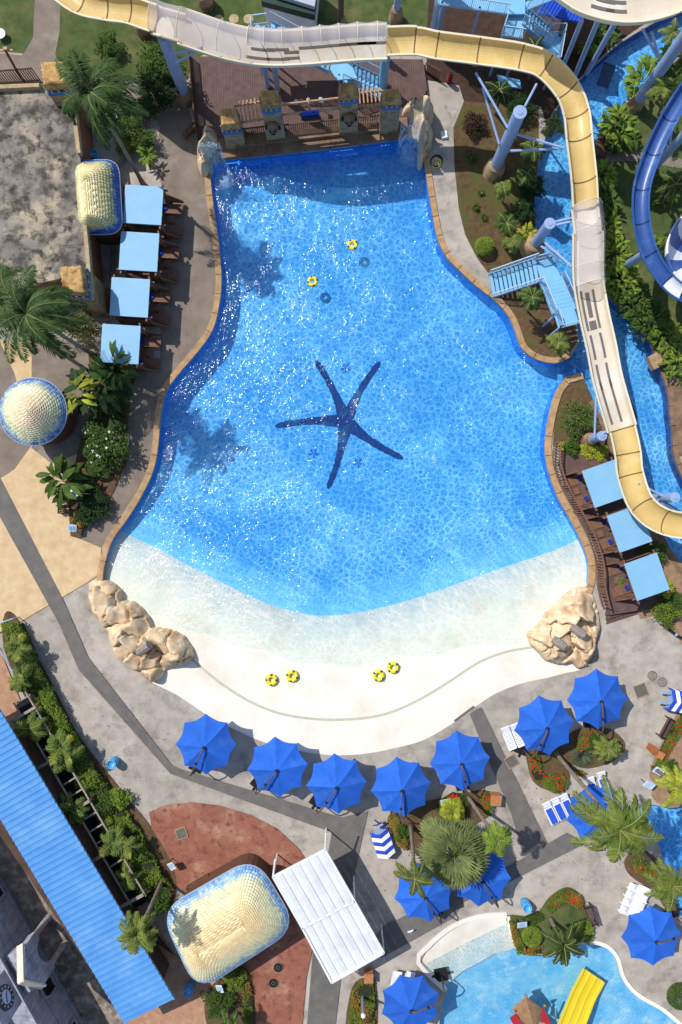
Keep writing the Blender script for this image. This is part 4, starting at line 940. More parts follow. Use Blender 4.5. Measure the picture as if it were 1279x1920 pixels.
def scale_roof(name, label, outline, ridge, zt, ze, mat, tile=.3, rows=12, bulge=.35, wall=2.0, rimmat=None, steep=1.6):
    """outline: world points at eaves; ridge(p)-> nearest ridge point"""
    c = sum(outline, V()) / len(outline); t = thing(name, label, 'roof', (c.x, c.y, 0)); n = len(outline)
    al = [0]
    for i in range(n): al.append(al[-1] + (outline[(i + 1) % n] - outline[i]).length)
    def at(s_):
        s_ = (s_ % 1) * al[-1]
        for i in range(n):
            if al[i + 1] >= s_: f = (s_ - al[i]) / (al[i + 1] - al[i] or 1); return outline[i].lerp(outline[(i + 1) % n], f)
        return outline[0]
    def pos(u, v):
        o_ = at(u); r_ = ridge(o_); k = v; h = ze + (zt - ze) * (1 - (1 - k) ** steep); q = o_.lerp(r_, k); return V((q.x, q.y, h))
    mb = MB(); nu = 72
    vs = [pos(i / nu, j / rows) + V((0, 0, -.05)) for j in range(rows + 1) for i in range(nu)]
    mb.mesh(vs, [(j * nu + i, j * nu + (i + 1) % nu, (j + 1) * nu + (i + 1) % nu, (j + 1) * nu + i) for j in range(rows) for i in range(nu)])
    mb.obj('shell', mat, t, smooth=True); mb = MB()
    for j in range(rows):
        v0 = j / rows; ring_len = sum((pos((i + 1) / 40, v0) - pos(i / 40, v0)).length for i in range(40)); k = max(4, int(ring_len / tile))
        for i in range(k):
            u = (i + .5 * (j % 2)) / k; du = .5 / k; dv = 1 / rows
            vt, vm, vb = min(.999, v0 + dv * 1.15), v0 + dv * .35, max(0, v0 - dv * .02)
            nrm = V((0, 0, 1)); P_ = [pos(u - du * .98, vt), pos(u - du * .98, vm) + nrm * .04, pos(u - du * .5, v0 + dv * .08) + nrm * .06, pos(u, vb) + nrm * .05, pos(u + du * .5, v0 + dv * .08) + nrm * .06, pos(u + du * .98, vm) + nrm * .04, pos(u + du * .98, vt)]
            cc = pos(u, v0 + dv * .5) + nrm * .07; b0 = len(mb.v); mb.v += P_ + [cc]
            for q in range(7): mb.f.append((b0 + q, b0 + (q + 1) % 7, b0 + 7)); mb.m.append(0)
    mb.obj('scale_tiles', mat, t)
    mb = MB(); pts = [V((at(i / 60).x, at(i / 60).y, ze - .02)) for i in range(61)]; mb.tube(pts, .07, 6); mb.obj('eaves_trim', rimmat or solid('trim' + name, 150, 165, 185), t)
    mb = MB(); q = [(p - c) * .86 + c for p in outline]; mb.prism([(p.x, p.y) for p in q], 0, ze - .15); mb.obj('wall', m_wood, t); return t
cream, gold, bl1, bl2 = S(236, 226, 180), S(222, 206, 140), S(110, 160, 215), S(40, 84, 170)
sm1 = scale_mat('scales_pale', S(224, 204, 168), [(.3, S(150, 176, 186)), (.5, S(204, 204, 158)), (.8, S(222, 214, 176))], bl2, 3.0, 4.4)
cen = P(62, 772, 3.0); rad = 63 * 50 / F; outl = [V((cen.x + rad * math.cos(2 * math.pi * k / 48), cen.y + rad * math.sin(2 * math.pi * k / 48), 3.0)) for k in range(48)]
apx = P(52, 769, 4.9); scale_roof('scale_dome_roof', 'round cream fish scale dome with blue rim on the left plaza', outl, lambda p: V((apx.x, apx.y, 0)), 4.9, 3.0, sm1, .27, 17, steep=1.5)
ra, rb = P(372,1790,4.9), P(456,1736,4.9)
def rid(a, b):
    def f(p):
        d_ = b - a; t = max(0, min(1, ((p.x - a.x) * d_.x + (p.y - a.y) * d_.y) / (d_.x ** 2 + d_.y ** 2))); return V((a.x + d_.x * t, a.y + d_.y * t, 0))
    return f
ol = rrect([P(x, y, 3.0) for x, y in ((300,1708),(478,1606),(558,1738),(370,1860))], 2.0)
scale_roof('scale_hip_roof', 'large rounded cream and blue fish scale roof near the bottom beside the white canopy', ol, rid(ra, rb), 4.9, 3.0, scale_mat('scales_big', S(226, 202, 152), [(.22, S(150, 182, 200)), (.4, S(212, 210, 172)), (.8, S(226, 216, 172))], S(90, 140, 205), 3.0, 4.6), .24, 20, steep=1.7)
ra2, rb2 = P(158,335,5.0), P(164,400,5.0); ol = rrect([P(x, y, 3.0) for x, y in ((138,302),(222,299),(230,438),(148,440))], 1.1)
scale_roof('scale_vault_roof', 'rounded yellow and blue fish scale roof left of the four cabanas', ol, rid(ra2, rb2), 4.8, 3.0, scale_mat('scales_side', S(220, 208, 156), [(.25, S(60, 100, 180)), (.45, S(160, 172, 140)), (.7, S(206, 196, 140))], S(30, 66, 150), 3.0, 4.5), .24, 12, steep=1.9)
# ============================================================ UMBRELLAS
def make_umbrella():
    t = thing('cantilever_umbrella', '', 'umbrella'); Rr, zr, za = 2.28, 2.35, 3.1
    for k in range(8):
        mb = MB(); a0, a1 = k * math.pi / 4 + math.pi / 2, (k + 1) * math.pi / 4 + math.pi / 2; N = 8; g = []
        for i in range(N + 1):
            row = []; u = i / N
            for j in range(N + 1):
                v = j / N; p0 = V((math.cos(a0), math.sin(a0), 0)); p1 = V((math.cos(a1), math.sin(a1), 0)); q = p0.lerp(p1, v)
                rr_ = Rr * u * (1 - .085 * u * math.sin(math.pi * v)); z = za - (za - zr) * u ** 1.15 - .07 * u * math.sin(math.pi * v) * math.sin(math.pi * min(1, u * 1.0))
                row.append(V((q.x * rr_, q.y * rr_, z)))
            g.append(row)
        vs = [p for r in g for p in r]; M_ = N + 1
        mb.mesh(vs, [(i * M_ + j, (i + 1) * M_ + j, (i + 1) * M_ + j + 1, i * M_ + j + 1) for i in range(N) for j in range(N)]); mb.obj('canopy_panel', m_umb, t, smooth=True)
    for k in range(8):
        a = k * math.pi / 4 + math.pi / 2; mb = MB(); mb.bar((0, 0, za - .06), (Rr * math.cos(a) * .98, Rr * math.sin(a) * .98, zr - .05), .03); mb.obj('rib', m_pole, t)
    mb = MB(); mb.tube([(0, 0, 2.7), (0, 0, 3.2), (0, -.12, 3.32), (0, -.35, 3.36), (0, -2.0, 3.0), (0, -2.5, 2.6), (0, -2.65, 2.2), (0, -2.7, .1)], .055, 8); mb.obj('mast', m_pole, t, smooth=True)
    mb = MB(); mb.tube([(0, -1.2, 3.18), (0, -1.35, 3.14)], .09, 8); mb.tube([(0, 0, 3.16), (0, 0, 3.24)], .13, 10); mb.obj('clamp', m_black, t)
    mb = MB(); mb.box((0, -2.7, .05), (1.0, 1.0, .08)); mb.box((0, -2.7, .05), (.14, 1.5, .12)); mb.obj('base_plate', m_black, t); return t
um0 = make_umbrella(); first = True
UM = [(383,1401,116,0,'leftmost blue umbrella of the row along the beach, beside the grey strip'),(519,1444,129,5,'second blue umbrella from the left in the row along the beach'),
 (631,1476,124,4,'third blue umbrella from the left, near the top of the grey strip'),(753,1482,92,8,'fourth blue umbrella from the left, just left of the striped cart'),
 (865,1432,78,6,'blue umbrella at the right end of the beach row, above the fan palm bed'),(1025,1365,112,10,'blue umbrella shading the white sun loungers right of the beach'),
 (1126,1315,84,2,'uppermost blue umbrella, right below the right rock outcrop'),(1229,1764,-10,3,'blue umbrella at the lower right edge below the white stacked loungers'),
 (771,1893,-12,20,'wrinkled blue umbrella at the bottom edge beside the kids pool'),(797,1682,60,12,'blue umbrella below the giant fan palm, mostly under the small palm'),
 (905,1652,60,-4,'blue umbrella half hidden by the right side of the giant fan palm'),(1124,1532,20,14,'blue umbrella partly under the large coconut palm at the right')]
for i, (x, y, a, ph, lab) in enumerate(UM):
    p = P(x, y, 3.0); rz = R(-a) + math.pi / 2; loc = (p.x, p.y, 0)
    if i == 0: o = um0; o.location = loc; o.rotation_euler = (0, 0, rz); o['label'] = lab; o['group'] = 'blue cantilever umbrellas'
    else: o = dup(um0, loc, rz, 1.0 if i != 12 else .8, lab, 'blue cantilever umbrellas')
    for c in [q for q in bpy.data.objects if q.parent == o and q.name.split('.')[0] in ('canopy_panel', 'rib')]: c.rotation_euler = (0, 0, -rz + R(ph))

# ============================================================ CABANAS
m_blk = solid('cushion_blue', 24, 50, 150, .8); m_cb = M('cabana_timber', S(132, 96, 76), S(104, 76, 60), 5, .75)
def make_cabana():
    t = thing('cabana', '', 'cabana'); w, l, z = 1.42, 1.42, 2.7
    mb = MB(); mb.box((0, 0, z - .04), (2 * w, 2 * l, .08)); mb.obj('roof_panel', m_sky, t)
    mb = MB()
    for sg in (-1, 1): mb.box((sg * (w - .12), 0, z - .2), (.12, 2 * l + .5, .2)); mb.box((0, sg * (l - .12), z - .32), (2 * w + .5, .12, .12))
    mb.obj('beams', m_cb, t)
    for sx in (-1, 1):
        for sy in (-1, 1):
            mb = MB(); mb.box((sx * (w - .12), sy * (l - .12), (z - .3) / 2), (.14, .14, z - .3)); mb.obj('post', m_cb, t)
    mb = MB(); mb.box((.0, 0, .12), (2 * w + .1, 2 * l, .2)); mb.obj('platform', m_cb, t)
    for sy in (-1, 1):   # slatted side screens reach forward and slope down
        mb = MB()
        for k in range(8): zz = .35 + k * .16; mb.box((.1, sy * (l - .1), zz), (2 * w - .2, .04, .09))
        mb.hexa([V((w - .1, sy * l - .03, .2)), V((w + .95, sy * l - .03, .2)), V((w + .95, sy * l + .03, .2)), V((w - .1, sy * l + .03, .2))], [V((w - .1, sy * l - .03, 1.5)), V((w + .9, sy * l - .03, .6)), V((w + .9, sy * l + .03, .6)), V((w - .1, sy * l + .03, 1.5))])
        mb.obj('side_screen', m_cb, t)
    mb = MB(); mb.box((-w + .1, 0, .9), (.05, 2 * l - .3, 1.3)); mb.obj('back_panel', m_cb, t)
    for sy in (-1, 1):
        mb = MB(); mb.box((w + .1, sy * .82, .4), (1.7, .75, .1)); mb.box((w - .7, sy * .82, .62), (.12, .75, .5))
        for k in range(4): mb.box((w - .6 + 1.45 * (k % 2), sy * .82 + (.3 if k // 2 else -.3), .28), (.08, .08, .2))
        ln = mb.obj('daybed', m_cb, t)
        mb = MB(); mb.box((w - .45, sy * .82, .5), (.34, .42, .14), .3, .8); mb.obj('cushion', m_blk, ln)
    mb = MB(); mb.box((w + .15, 0, .5), (.5, .5, .05)); mb.box((w + .15, 0, .33), (.08, .08, .3)); mb.obj('side_table', m_cb, t); return t
cb0 = make_cabana()
CL = [(268.6,384,'uppermost light blue cabana of the left row, with a palm trunk shadow on it'),(260.7,471.5,'second light blue cabana from the top in the left row'),(243.3,557.4,'third light blue cabana from the top in the left row'),(225.7,645,'lowest light blue cabana of the left row, with leaves over its corner')]
for i, (x, y, lab) in enumerate(CL):
    p = P(x, y, 2.7); loc = (p.x, p.y, 0)
    if i == 0: cb0.location = loc; cb0.rotation_euler = (0, 0, R(-3.5)); cb0['label'] = lab; cb0['group'] = 'cabanas with light blue roofs'
    else: dup(cb0, loc, R(-3.5), 1.0, lab, 'cabanas with light blue roofs')
CRR = [(1134,907,'uppermost light blue cabana on the right deck, partly under the slide'),(1180.7,991,'middle light blue cabana on the right deck, with the slide shadow across it'),(1213.3,1081.4,'lowest light blue cabana on the right deck')]
for x, y, lab in CRR: p = P(x, y, 2.7); dup(cb0, (p.x, p.y, 0), R(180 + 19.5), (.9, 1.02, 1), lab, 'cabanas with light blue roofs')

# right deck, railing and steps
dp = [(1052,845),(1085,838),(1150,860),(1190,960),(1235,1060),(1252,1120),(1215,1140),(1140,1152),(1126,1108),(1122,1050),(1108,1005),(1085,960),(1060,910),(1045,870)]
mb = MB(); mb.prism([(P(a, b).x, P(a, b).y) for a, b in dp], .03, .4); tag(mb.obj('timber_deck', m_deck2), 'brown plank deck under the three right cabanas', 'deck')
mb = MB()
for k in range(3):
    q = [(1136 + k, 1142 + k * 9), (1218 + k * 2, 1114 + k * 9), (1222 + k * 2, 1124 + k * 9), (1134 + k, 1153 + k * 9)]; mb.prism([(P(a, b).x, P(a, b).y) for a, b in q], .02, .42 - .13 * (k + 1))
tag(mb.obj('deck_steps', m_deck2), 'brown steps at the bottom end of the right deck', 'steps')
rl = crp([(1044,830),(1042,870),(1058,915),(1085,965),(1108,1010),(1122,1055),(1124,1095),(1128,1115),(1134,1138)], 4)
pr = [P(a, b, .4) for a, b in rl]; t = thing('deck_railing', 'curved brown timber railing between the pool coping and the right deck', 'railing', tuple(pr[0]))
mb = MB(); m2 = MB(); m3 = MB()
for a, b in zip(pr, pr[1:]):
    k = max(1, int((b - a).length / .17))
    for i in range(k): q = a.lerp(b, i / k); mb.bar(q + V((-.22, 0, .0)), q + V((.06, 0, .95)), .07, .05)
    m2.bar(a + V((.06, 0, .98)), b + V((.06, 0, .98)), .11, .06); m3.bar(a + V((-.2, 0, .1)), b + V((-.2, 0, .1)), .08)
mb.obj('slats', m_cb, t); m2.obj('handrail', m_cb, t); m3.obj('foot_rail', m_cb, t)

# ============================================================ TUBES
m_tube = M('tube_yellow', S(240, 222, 60), S(228, 206, 50), 1, .35)
m_patch = solid('tube_blue', 30, 70, 90, .4)
def make_tube():
    t = thing('swim_ring', '', 'swim ring'); mb = MB(); n, k = 28, 12; R0, r0 = .34, .165
    mb.mesh([V(((R0 + r0 * math.cos(2 * math.pi * j / k)) * math.cos(2 * math.pi * i / n), (R0 + r0 * math.cos(2 * math.pi * j / k)) * math.sin(2 * math.pi * i / n), r0 + r0 * math.sin(2 * math.pi * j / k))) for i in range(n) for j in range(k)],
            [(i * k + j, ((i + 1) % n) * k + j, ((i + 1) % n) * k + (j + 1) % k, i * k + (j + 1) % k) for i in range(n) for j in range(k)]); mb.obj('ring', m_tube, t, smooth=True)
    for q in range(4):
        mb = MB(); a0 = q * 1.57 + .3; rr_ = r0 + .008; g = []
        for i in range(6):
            for j in range(6):
                a = a0 + i * .09; b = .35 + j * .28 * (1 - .1 * abs(i - 2.5)); g.append(V(((R0 + rr_ * math.cos(b)) * math.cos(a), (R0 + rr_ * math.cos(b)) * math.sin(a), r0 + rr_ * math.sin(b))))
        mb.mesh(g, [(i * 6 + j, (i + 1) * 6 + j, (i + 1) * 6 + j + 1, i * 6 + j + 1) for i in range(5) for j in range(5)]); mb.obj('dark_patch', m_patch, t, smooth=True)
    mb = MB(); mb.tube([(R0 + .1, 0, .3), (R0 + .18, .06, .34), (R0 + .1, .14, .3)], .02, 6); mb.obj('handle', m_black, t); return t
tb = make_tube()
for i, (x, y, z, lab) in enumerate([(661,457,-.36,'yellow swim ring floating higher up in the pool'),(586,526,-.36,'yellow swim ring floating lower left of the other floating one'),(509,1275,-.2,'leftmost yellow swim ring lying on the beach'),(548,1268,-.2,'second yellow swim ring from the left on the beach'),(710,1267,-.2,'third yellow swim ring from the left on the beach'),(737,1252,-.2,'rightmost yellow swim ring lying on the beach')]):
    p = P(x, y, 0); loc = (p.x, p.y, z)
    if i > 1: loc = (p.x, p.y, dz(x, y) + .01)
    if i == 0: tb.location = loc; tb['label'] = lab; tb['group'] = 'yellow swim rings'; tb.scale = (.85,) * 3
    else: dup(tb, loc, i * 1.3, .85 if i < 2 else .95, lab, 'yellow swim rings')

# ============================================================ SUN LOUNGERS
m_lw = solid('lounger_white', 236, 238, 242, .4); m_lb = solid('lounger_blue', 40, 84, 196, .7)
def make_lounger(cushion=True):
    t = thing('sun_lounger', '', 'sun lounger'); mb = MB()
    for s_ in (-1, 1): mb.bar((s_ * .31, -.95, .3), (s_ * .31, .42, .3), .06, .08); mb.bar((s_ * .31, .42, .3), (s_ * .31, .95, .62), .06, .08)
    mb.bar((-.31, -.95, .3), (.31, -.95, .3), .08); mb.bar((-.31, .95, .62), (.31, .95, .62), .1, .06); mb.obj('frame', m_lw, t)
    mb = MB()
    for k in range(9): mb.box((0, -.85 + k * .15, .31), (.56, .11, .03))
    for k in range(4): y = .5 + k * .12; mb.box((0, y, .35 + k * .073), (.56, .06 if cushion else .1, .03))
    mb.obj('slats', m_lw, t)
    for x in (-.29, .29):
        for y in (-.8, .5): mb = MB(); mb.box((x, y, .14), (.06, .06, .28)); mb.obj('leg', m_lw, t)
    if cushion:
        mb = MB(); mb.box((0, -.32, .37), (.5, 1.25, .07), 0, .96); mb.obj('cushion', m_lb, t)
    return t
lg = make_lounger(True); lp = make_lounger(False)
LG = [(lg,1032,1524,-26,'leftmost of three white loungers with blue cushions near the coconut palm'),(lg,1048,1516,-26,'middle one of three white loungers with blue cushions near the coconut palm'),(lg,1064,1509,-26,'rightmost of three white loungers with blue cushions near the coconut palm'),
 (lg,1112,1478,-20,'left white lounger with blue cushion below the cycad bed'),(lg,1132,1468,-18,'right white lounger with blue cushion below the cycad bed'),
 (lp,954,1384,-22,'leftmost bare white lounger beside the umbrella right of the beach'),(lp,971,1378,-22,'bare white lounger next to the umbrella edge right of the beach'),
 (lp,742,1842,10,'white lounger sticking out left above the bottom umbrella'),(lp,765,1843,14,'white lounger sticking out right above the bottom umbrella')]
used = set()
for pr_, x, y, a, lab in LG:
    p = P(x, y, .4); loc = (p.x, p.y, 0); rz = R(-a) if pr_ is lg else R(-a)
    if id(pr_) not in used: used.add(id(pr_)); pr_.location = loc; pr_.rotation_euler = (0, 0, R(26) if pr_ is lg else R(22)); pr_['label'] = lab; pr_['group'] = 'white sun loungers'
    else: dup(pr_, loc, R(-a) if a > 0 else R(-a), 1.0, lab, 'white sun loungers')
# stacked white loungers with wavy tops
c = P(1192, 1689, .8); t = thing('lounger_stack', 'pile of white sun loungers above the lower right umbrella', 'lounger stack', (c.x, c.y, 0))
for k in range(4):
    mb = MB(); u = V((math.cos(R(-17)), math.sin(R(-17)), 0)); w_ = V((-u.y, u.x, 0)); b0 = V((c.x, c.y, 0)) + w_ * (1.0 - k * .62) - u * .05 * k
    for i in range(8):
        a0, a1 = -.85 + i * .21, -.85 + (i + 1) * .21; z0, z1 = .75 + .13 * math.sin(i * 1.1), .75 + .13 * math.sin((i + 1) * 1.1)
        mb.face([b0 + u * a0 + w_ * -.27 + V((0, 0, z0)), b0 + u * a1 + w_ * -.27 + V((0, 0, z1)), b0 + u * a1 + w_ * .27 + V((0, 0, z1 + .12)), b0 + u * a0 + w_ * .27 + V((0, 0, z0 + .12))])
    mb.bar(b0 - u * .85 - w_ * .28 + V((0, 0, .72)), b0 + u * .85 - w_ * .28 + V((0, 0, .72)), .07, .5); mb.obj('lounger_shell', m_lw, t)

# ============================================================ STRIPED CARTS
m_sb = solid('stripe_blue', 44, 72, 190, .7); m_sw = solid('stripe_white', 240, 242, 246, .7)
def cart(px, py, a, lab, wid=1.5, ln=1.9, n=6, handle=None, cb=None):
    c = P(px, py, 1.0); t = thing('towel_cart', lab, 'cart', (c.x, c.y, 0)); t.rotation_euler = (0, 0, R(a)); o0 = V((c.x, c.y, 0))
    for k in range(n):
        mb = MB(); y0, y1 = ln / 2 - k * ln / n, ln / 2 - (k + 1) * ln / n
        for s_ in (-1, 1):
            dy = -.0; e = .16
            mb.face([o0 + V((0, y0, 1.25)), o0 + V((0, y1, 1.25)), o0 + V((s_ * wid / 2, y1 + e, .95)), o0 + V((s_ * wid / 2, y0 + e, .95))])
            mb.face([o0 + V((s_ * wid / 2, y0 + e, .95)), o0 + V((s_ * wid / 2, y1 + e, .95)), o0 + V((s_ * wid / 2, y1 + e, .25)), o0 + V((s_ * wid / 2, y0 + e, .25))])
        mb.obj('cover_stripe', m_sb if k % 2 == 0 else m_sw, t)
    for x in (-.5, .5):
        for y in (-.6, .6): mb = MB(); mb.tube([o0 + V((x - .05, y, .18)), o0 + V((x + .05, y, .18))], .18, 12); mb.obj('wheel', m_black, t)
    mb = MB(); mb.box(o0 + V((0, .05, .3)), (wid * .85, ln * .9, .1)); mb.obj('frame', m_steel, t)
    if handle:
        for x in (-.4, .4): mb = MB(); mb.bar(o0 + V((x, ln / 2, .6)), o0 + V((x, ln / 2 + .75, .75)), .12); mb.obj('handle', m_ltblue, t)
    return t
cart(719, 1585, 18, 'blue and white striped cart cover left of the giant fan palm', 1.4, 1.95, 6)
cart(1282, 1318, 78, 'blue and white striped cart at the right edge below the rocks', 1.6, 1.9, 6, True)
# blue bicycle-like stand beside the striped cart
p = P(712, 1547, .4); t = thing('drying_stand', 'small dark metal stand just above the striped cart beside the fan palm bed', 'stand', (p.x, p.y, 0)); mb = MB()
for a, b in (((-.5, -.2, .05), (.5, .25, .6)), ((-.4, .25, .05), (.4, -.2, .6)), ((0, -.3, .05), (.1, .35, .6)), ((-.1, .0, .3), (.45, .35, .6)), ((.1, -.2, .6), (.6, .1, .6))): mb.tube([p + V(a) - V((0, 0, .4)), p + V(b) - V((0, 0, .4))], .04, 6)
mb.obj('legs', m_blued, t); mb = MB(); mb.box(p + V((0, 0, .1)), (.6, .12, .12), R(30)); mb.obj('bar', m_steel, t)
p = P(770, 1748, .3); t = thing('drying_stand', 'small white folding stand on the concrete above the kids pool', 'stand', (p.x, p.y, 0)); mb = MB(); p.z = 0
mb.tube([p + V((-.25, .12, .5)), p + V((.2, .28, .5))], .05, 6); mb.tube([p + V((-.1, .2, .5)), p + V((.15, -.3, .05))], .03, 6); mb.tube([p + V((.1, .2, .5)), p + V((-.05, -.2, .05))], .03, 6); mb.obj('frame', m_lw, t)

# ============================================================ BENCHES, BINS, SIGNS
def bench(px, py, a, lab, mat, L=1.7, arms=True):
    c = P(px, py, .4); t = thing('bench', lab, 'bench', (c.x, c.y, 0)); t.rotation_euler = (0, 0, R(a)); o0 = V((c.x, c.y, 0)); mb = MB()
    for k in range(4): mb.box(o0 + V((0, -.2 + k * .13, .44)), (L, .1, .04))
    mb.obj('seat', mat, t); mb = MB()
    for k in range(3): mb.box(o0 + V((0, .34 + k * .03, .58 + k * .14)), (L, .04, .1))
    mb.obj('backrest', mat, t)
    for x in (-L / 2 + .08, L / 2 - .08):
        mb = MB(); mb.box(o0 + V((x, -.2, .3)), (.08, .08, .6)); mb.box(o0 + V((x, .33, .42)), (.08, .08, .84)); mb.box(o0 + V((x, .06, .62)), (.08, .6, .05)); mb.obj('leg', m_black if arms else mat, t)
    return t
m_bench = M('bench_brown', S(96, 74, 68), S(78, 60, 56), 4, .7)
bench(1250, 1365, 62, 'brown slatted bench beside the red flower strip at the right edge', m_bench)
bench(1105, 1716, -72, 'brown bench standing right of the planted bed by the kids pool', m_bench, 1.6)
bench(118, 957, 0, 'lower black chair at the edge of the tan plaza beside the left bed', m_black, .7)
bench(114, 932, 0, 'upper black chair at the edge of the tan plaza under the banana leaves', m_black, .7)
m_box = M('box_timber', S(190, 130, 86), S(160, 104, 66), 5, .6)
def bin_(px, py, a, lab, w=.6, mat=None):
    c = P(px, py, .4); t = thing('litter_bin', lab, 'bin', (c.x, c.y, 0)); t.rotation_euler = (0, 0, R(a)); o0 = V((c.x, c.y, 0)); mb = MB()
    for k in range(5): mb.box(o0 + V((-w / 2 + (k + .5) * w / 5, 0, .4)), (w / 5 - .015, w, .8))
    mb.obj('body', mat or m_box, t); mb = MB(); mb.box(o0 + V((0, 0, .83)), (w + .06, w + .06, .05)); mb.box(o0 + V((0, 0, .87)), (w * .5, w * .5, .03)); mb.obj('lid', mat or m_box, t)
bin_(928, 1497, -5, 'wooden litter bin at the right end of the bed above the fan palm', .75)
bin_(1223, 1404, -30, 'dark orange litter bin at the left end of the red flower strip', .5, M('bin_orange', S(168, 96, 52), S(140, 78, 44)))
bin_(1234, 1413, -30, 'paler timber litter bin touching the red flower strip', .5)
bin_(691, 1828, 0, 'wooden litter bin at the top of the hedge beside the white canopy', .65)
def barrel(px, py, lab, lay=None, h=.95, r=.36):
    c = P(px, py, h); t = thing('barrel', lab, 'barrel', (c.x, c.y, 0)); mb = MB(); o0 = V((c.x, c.y, 0))
    mb.lathe([(0, .02), (r * .94, 0), (r, .1), (r, .3), (r * 1.04, .33), (r, .36), (r, .62), (r * 1.04, .65), (r, .68), (r, h - .1), (r * .95, h), (r * .85, h), (r * .83, h - .12), (0, h - .14)], 20, o0); mb.obj('body', M('barrel_blue', S(84, 172, 226), S(64, 150, 210), 3, .35) if 'barrel_blue' not in bpy.data.materials else bpy.data.materials['barrel_blue'], t, smooth=True)
    mb = MB(); mb.tube([o0 + V((r * .4, 0, h - .13)), o0 + V((r * .4, 0, h - .06))], .05, 8); mb.obj('bung', m_white, t)
barrel(209, 1434, 'light blue barrel beside the hedge on the left concrete')
barrel(990, 1704, 'light blue barrel at the top left of the planted bed by the kids pool')
barrel(352, 1862, 'darker blue barrel at the end of the ribbed blue roof')
barrel(175, 288, 'blue barrel in the shade above the yellow fish scale roof', None, .9, .3)
def board(px, py, a, lab, w=.75, col_=None, h=.9):
    c = P(px, py, h); t = thing('sign_board', lab, 'sign', (c.x, c.y, 0)); t.rotation_euler = (0, 0, R(a)); o0 = V((c.x, c.y, 0)); mb = MB()
    mb.hexa([o0 + V(q) for q in ((-w / 2, -.27, h - .12), (w / 2, -.27, h - .12), (w / 2, .27, h + .12), (-w / 2, .27, h + .12))], [o0 + V(q) for q in ((-w / 2, -.27, h - .08), (w / 2, -.27, h - .08), (w / 2, .27, h + .16), (-w / 2, .27, h + .16))])
    mb.obj('panel', m_boardf, t); mb = MB(); mb.box(o0 + V((-.25, 0, h / 2)), (.05, .05, h)); mb.box(o0 + V((.25, 0, h / 2)), (.05, .05, h)); mb.obj('posts', m_black, t)
    mb = MB()
    for k in range(4): mb.box(o0 + V((-.06 * (k % 2), .17 - k * .11, h + .135 - k * .047)), (w * .6, .035, .012))
    mb.obj('printed_lines', solid('print_grey', 120, 140, 170) if 'print_grey' not in bpy.data.materials else bpy.data.materials['print_grey'], t)
m_boardf = M('board_face', S(196, 216, 236), None, rough=.5)
board(835, 1504, 10, 'pale blue sign board in the bed above the fan palm'); board(979, 1734, 8, 'pale blue sign board in the planted bed by the kids pool')
board(1235, 1446, -30, 'upper pale blue board on the strip of grass at the right'); board(1217, 1472, -28, 'lower pale blue board on the strip of grass at the right')
board(136, 990, 85, 'small pale sign board at the lower tip of the left planting bed', .55); board(322, 1624, -55, 'small pale purple sign board at the end of the hedge by the red paving', .6); board(412, 1854, -70, 'small pale sign board in the bed below the large fish scale roof', .6)
# signpost with a fallen look in left bed
p0, p1 = P(140, 924, 2.2), P(182, 927, 0); t = thing('signpost', 'white signpost with a blue round plate in the left planting bed', 'sign', (p1.x, p1.y, 0)); mb = MB(); mb.tube([p1, p0], .05, 8); mb.obj('post', m_lwood, t)
mb = MB(); mb.lathe([(0, .06), (.35, .05), (.36, 0), (0, -.02)], 16, p0); pl_ = mb.obj('plate', m_white, t); mb = MB(); mb.lathe([(0, .075), (.18, .07), (.19, .055)], 12, p0); mb.obj('emblem', m_sb, pl_)
# lamp post by the flat roof, small white table
a, b = P(10, 94, 4.2), P(40, 148, 0); t = thing('lamp_post', 'brown wooden lamp post with cross arm in front of the flat roof building', 'lamp post', (b.x, b.y, 0)); mb = MB(); mb.tube([b, a], .09, 8); mb.obj('post', m_wood, t)
mb = MB(); mb.bar(a + V((-.4, .05, -.1)), a + V((.5, .05, -.1)), .12); mb.box(a + V((.05, .05, .05)), (.3, .2, .2)); mb.obj('lamp_arm', m_lwood, t)
p = P(2, 65, .3); t = thing('round_table', 'small round white table on the lawn at the left edge', 'table', (p.x, p.y, 0)); mb = MB(); mb.lathe([(0, .45), (.4, .45), (.4, .4), (.06, .4), (.06, 0), (.2, 0)], 18, (p.x, p.y, 0)); mb.obj('table_top', m_white, t)
for x, y, lab in ((410,37,'left pale round stepping stone on the grass above the slide'),(439,36,'middle pale round stepping stone on the grass above the slide'),(466,36,'right pale round stepping stone on the grass beside the stairs')):
    p = P(x, y); mb = MB(); mb.lathe([(0, .05), (.36, .05), (.39, .02), (.39, -.02)], 18, p); tag(mb.obj('stepping_stone', m_par), lab, 'stepping stone')
# drain covers
m_drain = M('drain', S(120, 118, 106), S(96, 98, 90), 6, .8, joint=(.15, .6, 45)); m_mh = M('manhole_face', S(150, 138, 124), S(126, 116, 106), 4, .85)
for x, y, s_, a, lab in ((341,1561,.75,20,'square metal drain cover in the upper part of the red paving'),(1201,1294,.9,20,'square grey drain cover on the concrete below the rocks'),(959,1427,.8,30,'square framed drain cover beside the white loungers')):
    p = P(x, y); t = thing('drain_cover', lab, 'drain cover', (p.x, p.y, 0)); mb = MB(); mb.box(p + V((0, 0, .13 if 'red' in lab else .06)), (s_, s_, .06), R(a)); mb.obj('plate', m_drain, t)
    mb = MB(); k = s_ / 2 + .03
    for q in range(4): u = R(a + 90 * q); d1 = V((math.cos(u), math.sin(u), 0)); d2 = V((-d1.y, d1.x, 0)); c_ = p + V((0, 0, .14 if 'red' in lab else .07)); mb.bar(c_ + d1 * k - d2 * k, c_ + d1 * k + d2 * k, .05)
    mb.obj('frame', m_lwood, t)
